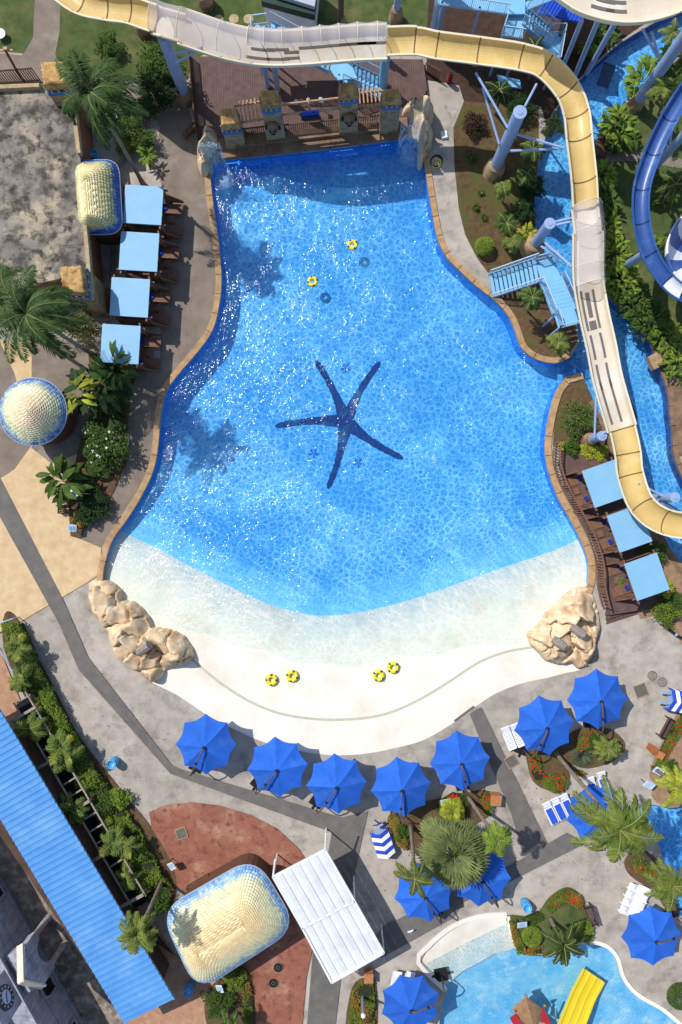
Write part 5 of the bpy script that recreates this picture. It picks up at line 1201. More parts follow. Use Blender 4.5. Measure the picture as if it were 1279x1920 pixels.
for x, y, mat, lab in ((1222,1266,m_mh,'left round manhole cover on the concrete near the right edge'),(1241,1278,m_mh,'right round manhole cover on the concrete near the right edge'),(522,1812,m_black,'upper round dark manhole on the red paving'),(513,1841,m_black,'lower round dark manhole on the red paving')):
    p = P(x, y); t = thing('manhole_cover', lab, 'manhole cover', (p.x, p.y, 0)); z = .16 if mat is m_black else .1; mb = MB(); mb.lathe([(0, z), (.26, z), (.27, z - .01), (.3, z + .005), (.33, z + .005), (.33, 0)], 22, p); mb.obj('plate', mat, t)
    mb = MB(); mb.lathe([(.12, z + .006), (.15, z + .006)], 18, p); mb.lathe([(.34, z - .005), (.37, z - .005)], 22, p); mb.obj('ring', m_drain, t)
# brown planter frame beside the large roof
c = P(372, 1655, .3); t = thing('planter_box', 'brown timber framed planter above the large fish scale roof', 'planter', (c.x, c.y, 0)); mb = MB()
cs = [P(x, y, .4) for x, y in ((350,1664),(392,1640),(400,1652),(358,1680))]
for p_, q_ in zip(cs, cs[1:] + cs[:1]): mb.bar(p_, q_, .14, .4)
mb.obj('frame', m_wood, t); mb = MB(); mb.prism([(p_.x, p_.y) for p_ in cs], .02, .35); mb.obj('soil', m_soil2, t)
# pipe at right, dark handrail
for lab, pts in (('black pipe frame lying at the right edge of the concrete below the deck', [(1238,1166),(1252,1178),(1268,1190),(1278,1196)]),):
    p = P(*pts[0]); t = thing('pipe_frame', lab, 'pipe', (p.x, p.y, 0)); mb = MB(); mb.tube([P(x, y, .35) for x, y in pts], .1, 8); mb.obj('pipe', m_black, t)
    mb = MB(); [mb.box(P(x, y, .42), (.2, .2, .12), R(30)) for x, y in pts[::2]]; mb.obj('clamp', m_steel, t)
# silver handrails in front of the terrace
a, b = P(0, 1168, 1.0), P(24, 1160, 1.0); t = thing('handrail', 'thin silver handrail above the orange terrace at the left edge', 'handrail', (b.x, b.y, 0)); mb = MB(); mb.tube([P(-60,1190,1), a, b], .04, 6); mb.tube([b, (b.x, b.y, 0)], .04, 6); mb.tube([P(0,1218,1), P(20,1255,1), P(26,1258,1)], .04, 6); mb.tube([P(26,1260,1), P(160,1490,1), P(270,1680,1)], .03, 6); mb.obj('rail', m_railw, t)

# ============================================================ BOULDERS
def rocky(mb, c, rx, ry, rz_, ang=0, seed=0, n=22, m=12, z0=0, rough=.22):
    r = random.Random(seed); ph = [(r.uniform(0, 6.28), r.uniform(0, 6.28), r.uniform(1.5, 4.5), r.uniform(1, 4)) for _ in range(7)]; vs = []
    pl = [(V((r.gauss(0, 1), r.gauss(0, 1), r.gauss(0.3, .8))).normalized(), r.uniform(.66, .9)) for _ in range(11)]
    for j in range(m + 1):
        th = math.pi * .56 * j / m
        for i in range(n):
            a = 2 * math.pi * i / n; d_ = V((math.sin(th) * math.cos(a), math.sin(th) * math.sin(a), math.cos(th))); k = 1 + rough * .25 * sum(math.sin(p + q * d_.x * 2 + s_ * d_.y * 2 + d_.z * q) for p, q, s_, t_ in ph) / 2.5
            for pn, dist in pl:
                dd = d_.dot(pn) * k
                if dd > dist: k *= dist / dd * .98 + .02
            x, y = d_.x * rx * k, d_.y * ry * k; vs.append(V((c.x + x * math.cos(ang) - y * math.sin(ang), c.y + x * math.sin(ang) + y * math.cos(ang), z0 + d_.z * rz_ * k)))
    mb.mesh(vs, [(j * n + i, j * n + (i + 1) % n, (j + 1) * n + (i + 1) % n, (j + 1) * n + i)[::-1] for j in range(m) for i in range(n)])
def outcrop(name, lab, lumps, mat, extra=()):
    c = P(lumps[0][0], lumps[0][1]); t = thing(name, lab, 'rocks', (c.x, c.y, 0))
    for k, (x, y, rx, ry, h, a) in enumerate(lumps):
        mb = MB(); s_ = (H - h * .5) / F; rocky(mb, P(x, y, h * .5), rx * s_, ry * s_, h, R(-a), k * 7 + int(x), z0=-.35 if h > .6 else -.1); mb.obj('boulder', mat, t)
    return t
def rockfield(name, lab, poly, h, seed, stumps=(), low=None, cell=1.05, mat=None):
    r = random.Random(seed); w = [P(x, y, h * .4) for x, y in poly]; xs = [p.x for p in w]; ys = [p.y for p in w]; c = sum(w, V()) / len(w); t = thing(name, lab, 'rocks', (c.x, c.y, 0)); st_ = .095
    sites = []
    for _ in range(900):
        q = (r.uniform(min(xs) - .5, max(xs) + .5), r.uniform(min(ys) - .5, max(ys) + .5))
        if all((q[0] - s_[0]) ** 2 + (q[1] - s_[1]) ** 2 > (cell * s_[2]) ** 2 for s_ in sites): sites.append((q[0], q[1], r.uniform(.55, 1.35), r.uniform(.55, 1.0), r.uniform(-.75, .75), r.uniform(-.75, .75)))
    def edge(x, y):
        m_ = 9
        for a, b in zip(w, w[1:] + w[:1]):
            dx, dy = b.x - a.x, b.y - a.y; L2 = dx * dx + dy * dy or 1; q = max(0, min(1, ((x - a.x) * dx + (y - a.y) * dy) / L2)); m_ = min(m_, math.hypot(x - a.x - q * dx, y - a.y - q * dy))
        return m_
    def hz(x, y):
        if not inside((x, y), w): return -.4 - edge(x, y) * 2
        wx = x + .16 * math.sin(y * 3.1) + .07 * math.sin(y * 7 + x * 3); wy = y + .16 * math.sin(x * 2.7) + .07 * math.sin(x * 8 - y * 2)
        ds = sorted(((math.hypot(wx - s_[0], wy - s_[1]) / (.75 + .25 * s_[2]), s_) for s_ in sites), key=lambda q: q[0])[:2]; f = min(1, (ds[1][0] - ds[0][0]) / .2); s_ = ds[0][1]
        e_ = min(1, edge(x, y) / .75) ** .6; z = h * e_ * (.35 + .55 * s_[3]) + s_[4] * (wx - s_[0]) * e_ + s_[5] * (wy - s_[1]) * e_
        z += (.55 * (f ** .6) - .34) * e_ + .04 * math.sin(x * 5 + y * 3) * math.sin(y * 4 - x * 2)
        if low: q = P(*low[:2]); z -= low[3] * math.exp(-((x - q.x) ** 2 + (y - q.y) ** 2) / low[2] ** 2)
        return max(z, .05)
    nx, ny = int((max(xs) - min(xs)) / st_) + 5, int((max(ys) - min(ys)) / st_) + 5; x0, y0 = min(xs) - 2 * st_, min(ys) - 2 * st_; mb = MB()
    vs = [V((x0 + i * st_, y0 + j * st_, hz(x0 + i * st_, y0 + j * st_))) for j in range(ny) for i in range(nx)]
    fs = [(j * nx + i, j * nx + i + 1, (j + 1) * nx + i + 1, (j + 1) * nx + i) for j in range(ny - 1) for i in range(nx - 1)]
    fs = [f for f in fs if max(vs[q].z for q in f) > -.39]; mb.mesh(vs, fs); mb.obj('rock_mass', mat or m_rock, t, smooth=True)
    for k, (x, y, r_, a, L) in enumerate(stumps):
        mb = MB(); p = P(x, y, 1.6); d_ = V((math.cos(R(a)), math.sin(R(a)), .25)); mb.tube([p - d_ * L / 2, p, p + d_ * L / 2], [r_ * .9, r_ * 1.1, r_], 9); mb.obj('stump', m_rockg, t)
    return t
rockfield('rock_outcrop', 'sandy coloured rock outcrop at the left end of the beach', [(163,1095),(178,1085),(196,1090),(210,1098),(224,1110),(224,1128),(245,1130),(262,1143),(275,1158),(282,1178),(300,1180),(325,1186),(342,1195),(356,1214),(362,1232),(350,1246),(325,1252),(309,1258),(299,1276),(285,1283),(268,1270),(243,1255),(218,1238),(204,1210),(199,1188),(184,1170),(169,1148),(162,1120)], 1.15, 5, [(270,1216,.36,35,1.1)], (292,1222,.7,.5))
rockfield('rock_outcrop', 'sandy coloured rock outcrop at the right end of the beach', [(1092,1103),(1106,1104),(1117,1118),(1126,1148),(1129,1175),(1121,1200),(1116,1230),(1101,1252),(1086,1256),(1074,1244),(1050,1248),(1026,1241),(1012,1226),(997,1211),(991,1190),(1009,1177),(1022,1165),(1028,1150),(1048,1133),(1066,1118),(1080,1106)], 1.0, 9, [(1048,1206,.33,-35,1.0),(1084,1183,.33,-35,1.1)], None, 1.25)
rockfield('waterfall_rocks', 'tall pale rocks with a waterfall at the top right corner of the pool', [(754,206),(757,190),(778,182),(808,180),(817,194),(815,216),(804,226),(816,240),(813,262),(800,285),(794,298),(787,294),(789,262),(784,232),(775,216)], 3.1, 21, (), None, .95, m_rockt)
rockfield('waterfall_rocks', 'pale rocks with a waterfall at the top left corner of the pool', [(376,236),(390,232),(406,240),(408,262),(399,276),(393,290),(391,308),(384,322),(373,319),(365,298),(366,276),(374,258)], 2.5, 23, (), None, .85, m_rockt)
# waterfalls
m_fall = bpy.data.materials.new('falling_water'); m_fall.use_nodes = True; n_ = m_fall.node_tree.nodes; L_ = m_fall.node_tree.links
b_ = n_['Principled BSDF']; b_.inputs['Base Color'].default_value = S(190, 220, 240); b_.inputs['Roughness'].default_value = .3
tc = n_.new('ShaderNodeTexCoord'); mp = n_.new('ShaderNodeMapping'); mp.inputs['Scale'].default_value = (9, 9, 1.2); nz = n_.new('ShaderNodeTexNoise'); nz.inputs['Scale'].default_value = 1; nz.inputs['Detail'].default_value = 5
mr_ = n_.new('ShaderNodeMapRange'); mr_.inputs[1].default_value = .42; mr_.inputs[2].default_value = .68; mr_.inputs[4].default_value = .5
L_.new(tc.outputs['Object'], mp.inputs[0]); L_.new(mp.outputs[0], nz.inputs[0]); L_.new(nz.outputs[0], mr_.inputs[0]); L_.new(mr_.outputs[0], b_.inputs['Alpha'])
m_foam = bpy.data.materials.new('foam'); m_foam.use_nodes = True; n_ = m_foam.node_tree.nodes; L_ = m_foam.node_tree.links; b_ = n_['Principled BSDF']; b_.inputs['Base Color'].default_value = S(170, 215, 245); b_.inputs['Roughness'].default_value = .6
tc = n_.new('ShaderNodeTexCoord'); ln_ = n_.new('ShaderNodeVectorMath'); ln_.operation = 'LENGTH'; L_.new(tc.outputs['Object'], ln_.inputs[0])
m1 = n_.new('ShaderNodeMapRange'); m1.inputs[1].default_value = 1.15; m1.inputs[2].default_value = .1; L_.new(ln_.outputs['Value'], m1.inputs[0]); nz = n_.new('ShaderNodeTexNoise'); nz.inputs['Scale'].default_value = 4; nz.inputs['Detail'].default_value = 6; L_.new(tc.outputs['Object'], nz.inputs[0])
mm = n_.new('ShaderNodeMath'); mm.operation = 'MULTIPLY'; L_.new(m1.outputs[0], mm.inputs[0]); L_.new(nz.outputs[0], mm.inputs[1]); m4 = n_.new('ShaderNodeMapRange'); m4.inputs[1].default_value = .1; m4.inputs[2].default_value = .5; m4.inputs[4].default_value = .5; L_.new(mm.outputs[0], m4.inputs[0]); L_.new(m4.outputs[0], b_.inputs['Alpha'])
for top, bot, w, lab, fo in (((770,226),(766,290),.75,'waterfall pouring from the right corner rocks into the pool',(766,296)),((392,270),(408,322),.8,'waterfall pouring from the left corner rocks into the pool',(418,335))):
    a, b = P(*top, 2.4), P(*bot, -.28); t = thing('waterfall', lab, 'waterfall', (b.x, b.y, -.28)); mb = MB(); N = 14; rows = []
    for layer in range(2):
        g = []
        for i in range(N + 1):
            q = i / N; x = a.x + (b.x - a.x) * q ** .6; y = a.y + (b.y - a.y) * q ** .6; z = 2.4 - 2.68 * q ** 1.7
            for j in range(7): v = (j / 6 - .5) * 2 * w * (1 + .25 * q); g.append(V((x + v, y + .12 * math.sin(j * 2 + layer) + layer * .12, z)))
        mb.mesh(g, [(i * 7 + j, i * 7 + j + 1, (i + 1) * 7 + j + 1, (i + 1) * 7 + j) for i in range(N) for j in range(6)])
    mb.obj('falling_water', m_fall, t, smooth=True)
    c = P(*fo, -.27); fm = MB(); fm.mesh([c + V((1.25 * (1 if k % 2 else .85) * math.cos(k * .39), 1.0 * math.sin(k * .39), .006 * (1))) for k in range(16)], [tuple(range(16))]); fo_ = fm.obj('foam', m_foam, None, org=c); fo_.parent = t; fo_.location = c - V(t.location)

# ============================================================ KIDS POOL SLIDE AND PLAY CASTLE
cs = [(1045,1985,1.9,.62),(1062,1940,1.6,.62),(1078,1900,1.1,.62),(1092,1865,.6,.62),(1106,1838,.15,.62),(1112,1826,.02,.62)]
pts = cr([P(a, b, c) for a, b, c, r in cs], 5, closed=False); fr4 = frames(pts); t = thing('yellow_slide', 'wide yellow kids slide running into the small pool at the bottom', 'slide', (pts[-1].x, pts[-1].y, 0))
m_ys = M('slide_yellow', S(232, 202, 40), S(220, 190, 34), 1, .3, spec=.6)
for lane in (-1, 0, 1):
    mb = MB(); vs = []; prof = [(-.29, .05), (-.24, .02), (-.12, 0), (.12, 0), (.24, .02), (.29, .05)]
    for p, s_, d_ in fr4: vs += [p + s_ * (lane * .58 + x) + V((0, 0, z + .1)) for x, z in prof] 
    k = len(prof); mb.mesh(vs, [(i * k + j, i * k + j + 1, (i + 1) * k + j + 1, (i + 1) * k + j) for i in range(len(fr4) - 1) for j in range(k - 1)]); mb.obj('lane', m_ys, t, smooth=True)
mb = MB()
for sg in (-1, 1):
    for (p, s_, d_), (p2, s2, d2) in zip(fr4, fr4[1:]): mb.bar(p + s_ * sg * .93 + V((0, 0, .16)), p2 + s2 * sg * .93 + V((0, 0, .16)), .1, .22)
mb.obj('side_wall', m_ys, t)
t = thing('play_castle', 'little play house with peaked brown roof standing in the kids pool at the bottom edge', 'play house', tuple(P(1000,1905,0))); q = P(1000, 1910, 0)
mb = MB(); mb.box(q + V((0, -.6, .7)), (1.7, 1.8, 1.6), R(15)); mb.obj('wall', M('play_wall', S(176, 176, 168), S(140, 140, 134), 3, .8), t)
mb = MB(); A_, Bq, Cq, Dq, E_ = P(986,1868,2.2), P(968,1905,1.3), P(1003,1935,1.3), P(1015,1890,1.3), P(1000,1930,2.0); mb.face([A_, Bq, Cq]); mb.face([A_, Cq, Dq]); mb.face([A_, Dq, P(1020,1905,1.2)]); mb.face([A_, Bq, P(960,1890,1.2)]); mb.obj('roof', M('play_roof', S(170, 134, 100), S(140, 106, 78), 4, .8), t)
mb = MB(); mb.face([P(1018,1886,1.6), P(1012,1915,1.5), P(1035,1925,1.4)]); mb.box(P(968,1915,1.4), (.6, .9, .2), R(30)); mb.obj('trim', solid('play_red', 170, 40, 50, .5), t)
for x, y, h in ((986,1868,2.4),(1022,1886,1.8),(965,1897,1.8)): mb = MB(); mb.tube([P(x, y, .9), P(x, y, h)], [.14, .05], 8); mb.obj('finial', m_lwood, t)
mb = MB(); mb.tube([P(1042,1910,-.3), P(1042,1888,1.3)], .07, 8); mb.obj('jet_pipe', m_ltblue, t)
# hose coil near the right rocks; red life ring stack
c = P(818, 308); t = thing('hose_coil', 'yellow and dark hoses coiled on the path right of the waterfall', 'hose', (c.x, c.y, 0))
for k, (m_, r_) in enumerate(((m_ys, .35), (m_black, .45))):
    mb = MB(); mb.tube([c + V((r_ * math.cos(a * .5) * (1 + .1 * math.sin(a)), r_ * math.sin(a * .5) + .2 * k, .05 + .004 * a)) for a in range(30)], .035, 6); mb.obj('hose', m_, t)
p = P(845, 140, 1); t = thing('bollard', 'red and dark post standing right of the deck under the slide', 'post', (p.x, p.y, 0)); mb = MB(); mb.tube([(p.x, p.y, 0), (p.x, p.y, 1.1)], .16, 10); mb.obj('post', m_black, t)
mb = MB(); [mb.lathe([(.17, z), (.22, z + .06), (.17, z + .12)], 12, (p.x, p.y, 0)) for z in (.3, .6, .9)]; mb.obj('bands', solid('post_red', 150, 30, 40, .5), t)
p = P(833, 252, .2); mb = MB(); mb.box((p.x, p.y, .12), (.5, .6, .22), R(10), .9); tag(mb.obj('junction_box', m_white), 'small white box on the path right of the tall waterfall rocks', 'box')
# footbridge over the river
a, b = P(1098,262), P(1140,285); t = thing('footbridge', 'small dark timber footbridge across the river', 'bridge', (a.x, a.y, 0)); d_ = (P(1140,272) - P(1092,262)); 
p, q = P(1085,272,.3), P(1140,284,.3); dd = (q - p).normalized(); nn_ = V((-dd.y, dd.x, 0)); mb = MB(); nk = int((q - p).length / .16)
for k in range(nk): c = p.lerp(q, k / nk); mb.bar(c - nn_ * .55 + V((0, 0, .25 * math.sin(math.pi * k / nk))), c + nn_ * .55 + V((0, 0, .25 * math.sin(math.pi * k / nk))), .13, .05)
mb.obj('planks', m_wood, t); mb = MB()
for sg in (-1, 1): railing(mb, [p + nn_ * .6 * sg, q + nn_ * .6 * sg], .9, pk=.2)
mb.obj('railing', m_wood, t)
# stone bench by the river walk
c = P(1238, 672, .5); t = thing('stone_block', 'stone block with a small tiled panel beside the river walk', 'block', (c.x, c.y, 0)); mb = MB(); mb.box((c.x, c.y, .3), (1.7, 1.1, .6), R(28)); mb.obj('block', m_tower, t); mb = MB(); u = V((math.cos(R(28)), math.sin(R(28)), 0)); mb.box((c.x + u.x * .45, c.y + u.y * .45, .62), (.4, .95, .04), R(28)); mb.obj('tile_panel', M('tile_panel', S(110, 140, 170), S(180, 150, 120), 9), t)
mb = MB(); p = P(1190, 768); mb.box((p.x, p.y, -1.06), (.95, 1.5, .06), R(20)); tag(mb.obj('floor_grate', solid('grate', 40, 80, 110, .8)), 'dark rectangular grate on the river floor right of the slide', 'grate')
mb = MB(); p = P(1147, 125); mb.box((p.x, p.y, -1.06), (.95, 1.9, .06), R(-20)); tag(mb.obj('floor_grate', bpy.data.materials['grate']), 'dark rectangular grate on the river floor near the top', 'grate')
# chairs/fence ladder by cabanas
t = thing('ladder', 'thin metal ladder lying behind the upper cabanas', 'ladder', tuple(P(213, 480, .2))); mb = MB()
for x in (209, 217): mb.bar(P(x, 450, .25), P(x - 3, 520, .25), .05)
for k in range(14): mb.bar(P(209 - k * .2, 452 + k * 5, .25), P(217 - k * .2, 452 + k * 5, .25), .04)
mb.obj('ladder_frame', M('ladder_metal', S(110, 106, 96), None, metal=.3, rough=.5), t)
# pool drain line on the beach, and dashed line
dl = cr([(357,1236,0),(400,1272,0),(440,1300,0),(480,1322,0),(530,1340,0),(590,1349,0),(650,1350,0),(710,1343,0),(760,1326,0),(810,1300,0),(850,1275,0),(900,1243,0),(950,1224,0),(1000,1215,0)], 6, closed=False)
mb = MB()
for a, b in zip(dl, dl[1:]):
    pa, pb = P(a.x, a.y), P(b.x, b.y); pa.z, pb.z = dz(a.x, a.y) + .006, dz(b.x, b.y) + .006; n2 = V((-(pb - pa).y, (pb - pa).x, 0)).normalized() * .1; u = V((0, 0, 0)); mb.face([pa - n2, pb - n2, pb + n2, pa + n2])
struct(mb.obj('beach_drain_channel', M('channel_grey', S(196, 192, 170), S(178, 176, 158), 4, .8)))
# ============================================================ PLANTS
def leafm(name, a, b, isl=.35, trl=.25, rough=.65, sc=1.5, stain=None): return M(name, S(*a), S(*b), sc, rough, isl=isl, trl=trl, spec=.12, det=3, stain=stain, ssc=.8)
g_dark = leafm('leaf_dark', (52, 76, 40), (34, 58, 32)); g_mid = leafm('leaf_mid', (84, 108, 46), (58, 84, 36)); g_light = leafm('leaf_light', (132, 152, 58), (96, 124, 46))
g_yel = leafm('leaf_yellow', (178, 180, 62), (128, 146, 50)); g_fan = leafm('leaf_fan', (128, 136, 84), (98, 110, 66), .25); g_palm = leafm('leaf_palm', (74, 100, 48), (48, 76, 38), .4, .2, .55)
g_palm2 = leafm('leaf_palm_olive', (128, 138, 62), (88, 108, 46), .4, .25); g_grey = leafm('leaf_grey', (110, 122, 96), (84, 96, 74), .2); g_hedge = leafm('leaf_hedge', (124, 138, 54), (80, 104, 40)); g_maroon = leafm('leaf_maroon', (76, 48, 44), (60, 66, 40), .3)
m_redf = leafm('red_flower', (196, 72, 46), (172, 48, 38), .3, .2); m_orf = leafm('orange_leaf', (160, 122, 54), (120, 108, 46), .35, .2); m_whf = leafm('white_flower', (240, 240, 225), (230, 230, 210), .05, .2)
WIND = V((.32, -.06, 0))
def frond(mb, mr_, base, az, el, L, n=34, lw=.05, ll=.75, wind=0.0, droop=1.5, rn=rnd, twist=0):
    d_ = V((math.cos(az) * math.cos(el), math.sin(az) * math.cos(el), math.sin(el))); p = V(base); st_ = L / n; pts = [p.copy()]; ds = [d_.copy()]
    for i in range(n):
        d_ = (d_ + V((0, 0, -droop / n)) + WIND * wind * (3.0 / n)).normalized(); p = p + d_ * st_; pts.append(p.copy()); ds.append(d_.copy())
    mr_.tube(pts[::6] + [pts[-1]], [.035 * (1 - i / (len(pts[::6]) + 1)) + .008 for i in range(len(pts[::6]) + 1)], 4)
    for i in range(3, n + 1):
        t = i / n; d_ = ds[i]; sd = d_.cross(V((0, 0, 1))).normalized(); up = sd.cross(d_)
        l = ll * (math.sin(math.pi * min(1, t * .9 + .12)) ** .55) * rn.uniform(.62, 1.15)
        for sg in (-1, 1):
            dir_ = (sd * sg * .85 + d_ * .62 + up * .12 + V((0, 0, -.16)) + WIND * wind * 1.1 + V((rn.uniform(-.1, .1),) * 3)).normalized(); mb.leaf(pts[i], dir_, l, lw, .55, 2)
def make_palm(name, px, py, h, base, L, nf, mat, label, wind=0.0, ll=.75, droop=1.5, seed=1, trunk_r=.15, el=(.1, 1.2), lw=.055, cat='palm tree', n=34, lean_c=None, coco=False, grp=None):
    rn = random.Random(seed); b = P(*base, 0); c = P(px, py, h); t = thing(name, label, cat, (b.x, b.y, 0), grp)
    mb = MB(); k = 10; pts = [b.lerp(c, i / k) + V((0, 0, 0)) + (c - b).cross(V((0, 0, 1))) * .004 * math.sin(math.pi * i / k) * h for i in range(k + 1)]
    mb.tube(pts, [trunk_r * (1.55 if i == 0 else 1.1 - .4 * i / k) for i in range(k + 1)], 9); mb.obj('trunk', m_bark, t, smooth=True)
    mb, mr_ = MB(), MB()
    for i in range(nf):
        az = i * 2.39996 + rn.uniform(-.45, .45); q = i / nf; e = el[0] + (el[1] - el[0]) * q ** 1.2 + rn.uniform(-.1, .1)
        frond(mb, mr_, c + V((0, 0, -.1)), az, e, L * rn.uniform(.72, 1.1) * (1 - .25 * q), n, lw, ll, wind, droop * rn.uniform(.8, 1.2), rn)
    mb.obj('fronds', mat, t); mr_.obj('frond_stalks', m_stalk, t)
    if coco:
        mb = MB()
        for i in range(7): a = i * .9; mb.lathe([(0, .16), (.12, .1), (.15, 0), (.1, -.12), (0, -.16)], 8, c + V((.25 * math.cos(a), .25 * math.sin(a), -.3)))
        mb.obj('coconuts', m_orf, t)
    return t
m_stalk = M('stalk', S(140, 140, 84), S(110, 116, 70), 2, .6)
make_palm('coconut_palm', 172, 172, 11, (269,346), 3.6, 24, g_palm, 'tall windblown coconut palm beside the brown tower of the flat roof', wind=1.0, seed=3, ll=.85, droop=1.7, n=44, lw=.07)
make_palm('coconut_palm', 50, 588, 11.5, (181,669), 4.0, 25, g_palm, 'big windblown coconut palm at the left edge above the round dome', wind=.85, seed=4, ll=.9, droop=1.6, n=44, lw=.07)
make_palm('coconut_palm', -22, 545, 11, (80,640), 3.2, 16, g_palm, 'windblown palm mostly cut off by the left edge below the flat roof', wind=.8, seed=14, ll=.8, droop=1.6)
make_palm('coconut_palm', 1163, 1556, 12.4, (1042,1412), 3.6, 22, g_palm2, 'large olive green coconut palm with arching fronds near the right edge', wind=.2, seed=5, ll=.72, droop=1.9, n=62, lw=.065)
make_palm('palm_tree', 1262, 1662, 8, (1190,1585), 2.2, 18, g_palm2, 'feathery palm at the right edge left of the side pool', wind=.1, seed=6, ll=.6, droop=1.7)
make_palm('palm_tree', 1275, 1478, 6, (1225,1440), 2.3, 14, g_yel, 'yellow green palm cut off by the right edge', wind=0, seed=7, ll=.55)
make_palm('palm_tree', 256, 1755, 8, (306,1648), 1.9, 24, g_palm2, 'palm standing over the ribbed blue roof beside the large fish scale roof', wind=0, seed=8, ll=.5, droop=1.1, el=(-.1, 1.3), lw=.045, n=40)
make_palm('palm_tree', 779, 1650, 8, (770,1546), 1.75, 9, leafm('foxtail', (110, 118, 52), (72, 86, 38), .3), 'bushy foxtail palm with thick fronds left of the giant fan palm', wind=0, seed=9, ll=.42, droop=1.1, el=(.15, .8), lw=.05, n=60)
make_palm('palm_tree', 934, 1575, 6.5, (878,1495), 1.5, 14, g_light, 'light green palm at the right side of the giant fan palm', wind=.1, seed=10, ll=.55, droop=1.6)
make_palm('palm_tree', 1058, 1772, 3.5, (1032,1722), 2.1, 18, leafm('foxtail_dark', (78, 92, 44), (52, 66, 34), .3), 'dark bushy palm leaning over the kids pool edge', wind=.15, seed=11, ll=.45, droop=1.2, n=50)
SP = [(945,352,2.2,(935,372),1.0,14,'small palm on the brown bed right below the tallest slide column base'),(950,418,2.6,(948,432),1.2,16,'small palm in the middle of the brown bed, upper of two beside the round shrub'),(962,452,2.4,(955,460),1.1,14,'small palm right of the round clipped shrub'),
 (998,556,3.4,(985,580),1.35,16,'windblown palm enclosed by the light blue stairs'),(1048,640,3.0,(1022,628),1.3,16,'palm below the light blue stairs near the channel'),(938,168,4.0,(930,215),1.5,14,'dark palm under the slide bend next to the column struts'),
 (1003,88,4.5,(990,150),1.5,14,'dark palm in the shade beside the top walkway stairs'),(1000,278,3.6,(985,300),1.3,14,'palm between the brown bed and the river at the footbridge'),(1040,232,3.2,(1020,250),1.2,12,'palm under the inside of the slide bend'),
 (990,325,3.0,(978,340),1.1,12,'small palm left of the river below the footbridge'),(1250,165,4.0,(1235,215),1.6,16,'light palm in the plants at the right edge below the top slide'),(1268,345,4.0,(1240,380),1.6,14,'palm right of the blue slide at the right edge'),(1262,60,3,(1240,110),1.3,12,'palm at the river bank in the top right corner')]
for i, (x, y, h, b, L, nf, lab) in enumerate(SP):
    make_palm('small_palm', x, y, h, b, L, nf, g_dark if 'dark' in lab else (g_mid if i % 2 else g_palm2), lab, wind=.12, seed=20 + i, ll=.42, droop=1.8, trunk_r=.08, n=26, lw=.05, grp=None)
# young coconut palms in the hedge row (shared meshes)
YP = [(34,1215),(66,1280),(88,1330),(108,1382),(142,1428),(172,1488),(208,1545),(236,1585),(268,1628)]
ordn = ['first', 'second', 'third', 'fourth', 'fifth', 'sixth', 'seventh', 'eighth', 'ninth and lowest']
for i, (x, y) in enumerate(YP):
    lab = 'young palm, %s from the top in the left hedge row' % ordn[i]
    if i == 0:
        yp = make_palm('young_palm', x, y, 1.9, (x + 2, y - 1), 1.7, 11, leafm('young_leaf', (112, 128, 58), (70, 96, 44), .4, stain=S(170, 160, 62)), lab, seed=31, ll=.48, droop=1.5, trunk_r=.09, n=24, lw=.09, el=(.25, 1.2), grp='young palms in the hedge row'); p0y = V(yp.location)
    else: p = P(x + 2, y - 1); dup(yp, (p.x, p.y, 0), i * 1.9, rnd.uniform(.9, 1.15), lab, 'young palms in the hedge row')
# giant fan palm
def fanleaf(mb, st, c, az, el, pl, r, seg=26, spread=2.7):
    d_ = V((math.cos(az) * math.cos(el), math.sin(az) * math.cos(el), math.sin(el))); q = c + d_ * pl + V((0, 0, -.12 * pl)); st.tube([c, c + d_ * pl * .5, q], [.04, .035, .025], 5)
    d2 = (d_ + V((0, 0, -.35))).normalized(); sd = d2.cross(V((0, 0, 1))).normalized(); up = sd.cross(d2)
    for k in range(seg):
        a = (k / (seg - 1) - .5) * spread; dr = d2 * math.cos(a) + sd * math.sin(a) + up * (.12 if k % 2 else .0) + up * -.25 * (1 - math.cos(a)) ; mb.leaf(q, dr, r * (1 - .18 * abs(a) / (spread / 2)) * rnd.uniform(.92, 1.05), .13 * r, .35, 3)
def fanpalm(px, py, h, base, nl, pl, r, lab, mat, seed=1, tr=.28):
    b = P(*base); c = P(px, py, h); t = thing('fan_palm', lab, 'fan palm', (b.x, b.y, 0)); mb = MB(); mb.tube([b, b.lerp(c, .5), c], [tr * 1.3, tr, tr * .8], 10); mb.obj('trunk', m_bark, t); mb, st = MB(), MB(); rn = random.Random(seed)
    for i in range(nl):
        q = i / nl; fanleaf(mb, st, c, i * 2.39996, .05 + 1.25 * q ** 1.3 + rn.uniform(-.08, .08), pl * rn.uniform(.8, 1.1) * (1 - .45 * q), r * rn.uniform(.85, 1.1))
    mb.obj('fan_leaves', mat, t); st.obj('stalks', m_stalk, t); return t
fanpalm(850, 1598, 4.6, (834,1548), 38, 1.7, 1.35, 'giant fan palm with spreading grey green leaves in the middle of the lower concrete', g_fan, 2)
fanpalm(848, 1520, 1.2, (846,1516), 14, .5, .7, 'low yellowish fan palm at the top of the giant fan palm bed', g_yel, 3, .1)
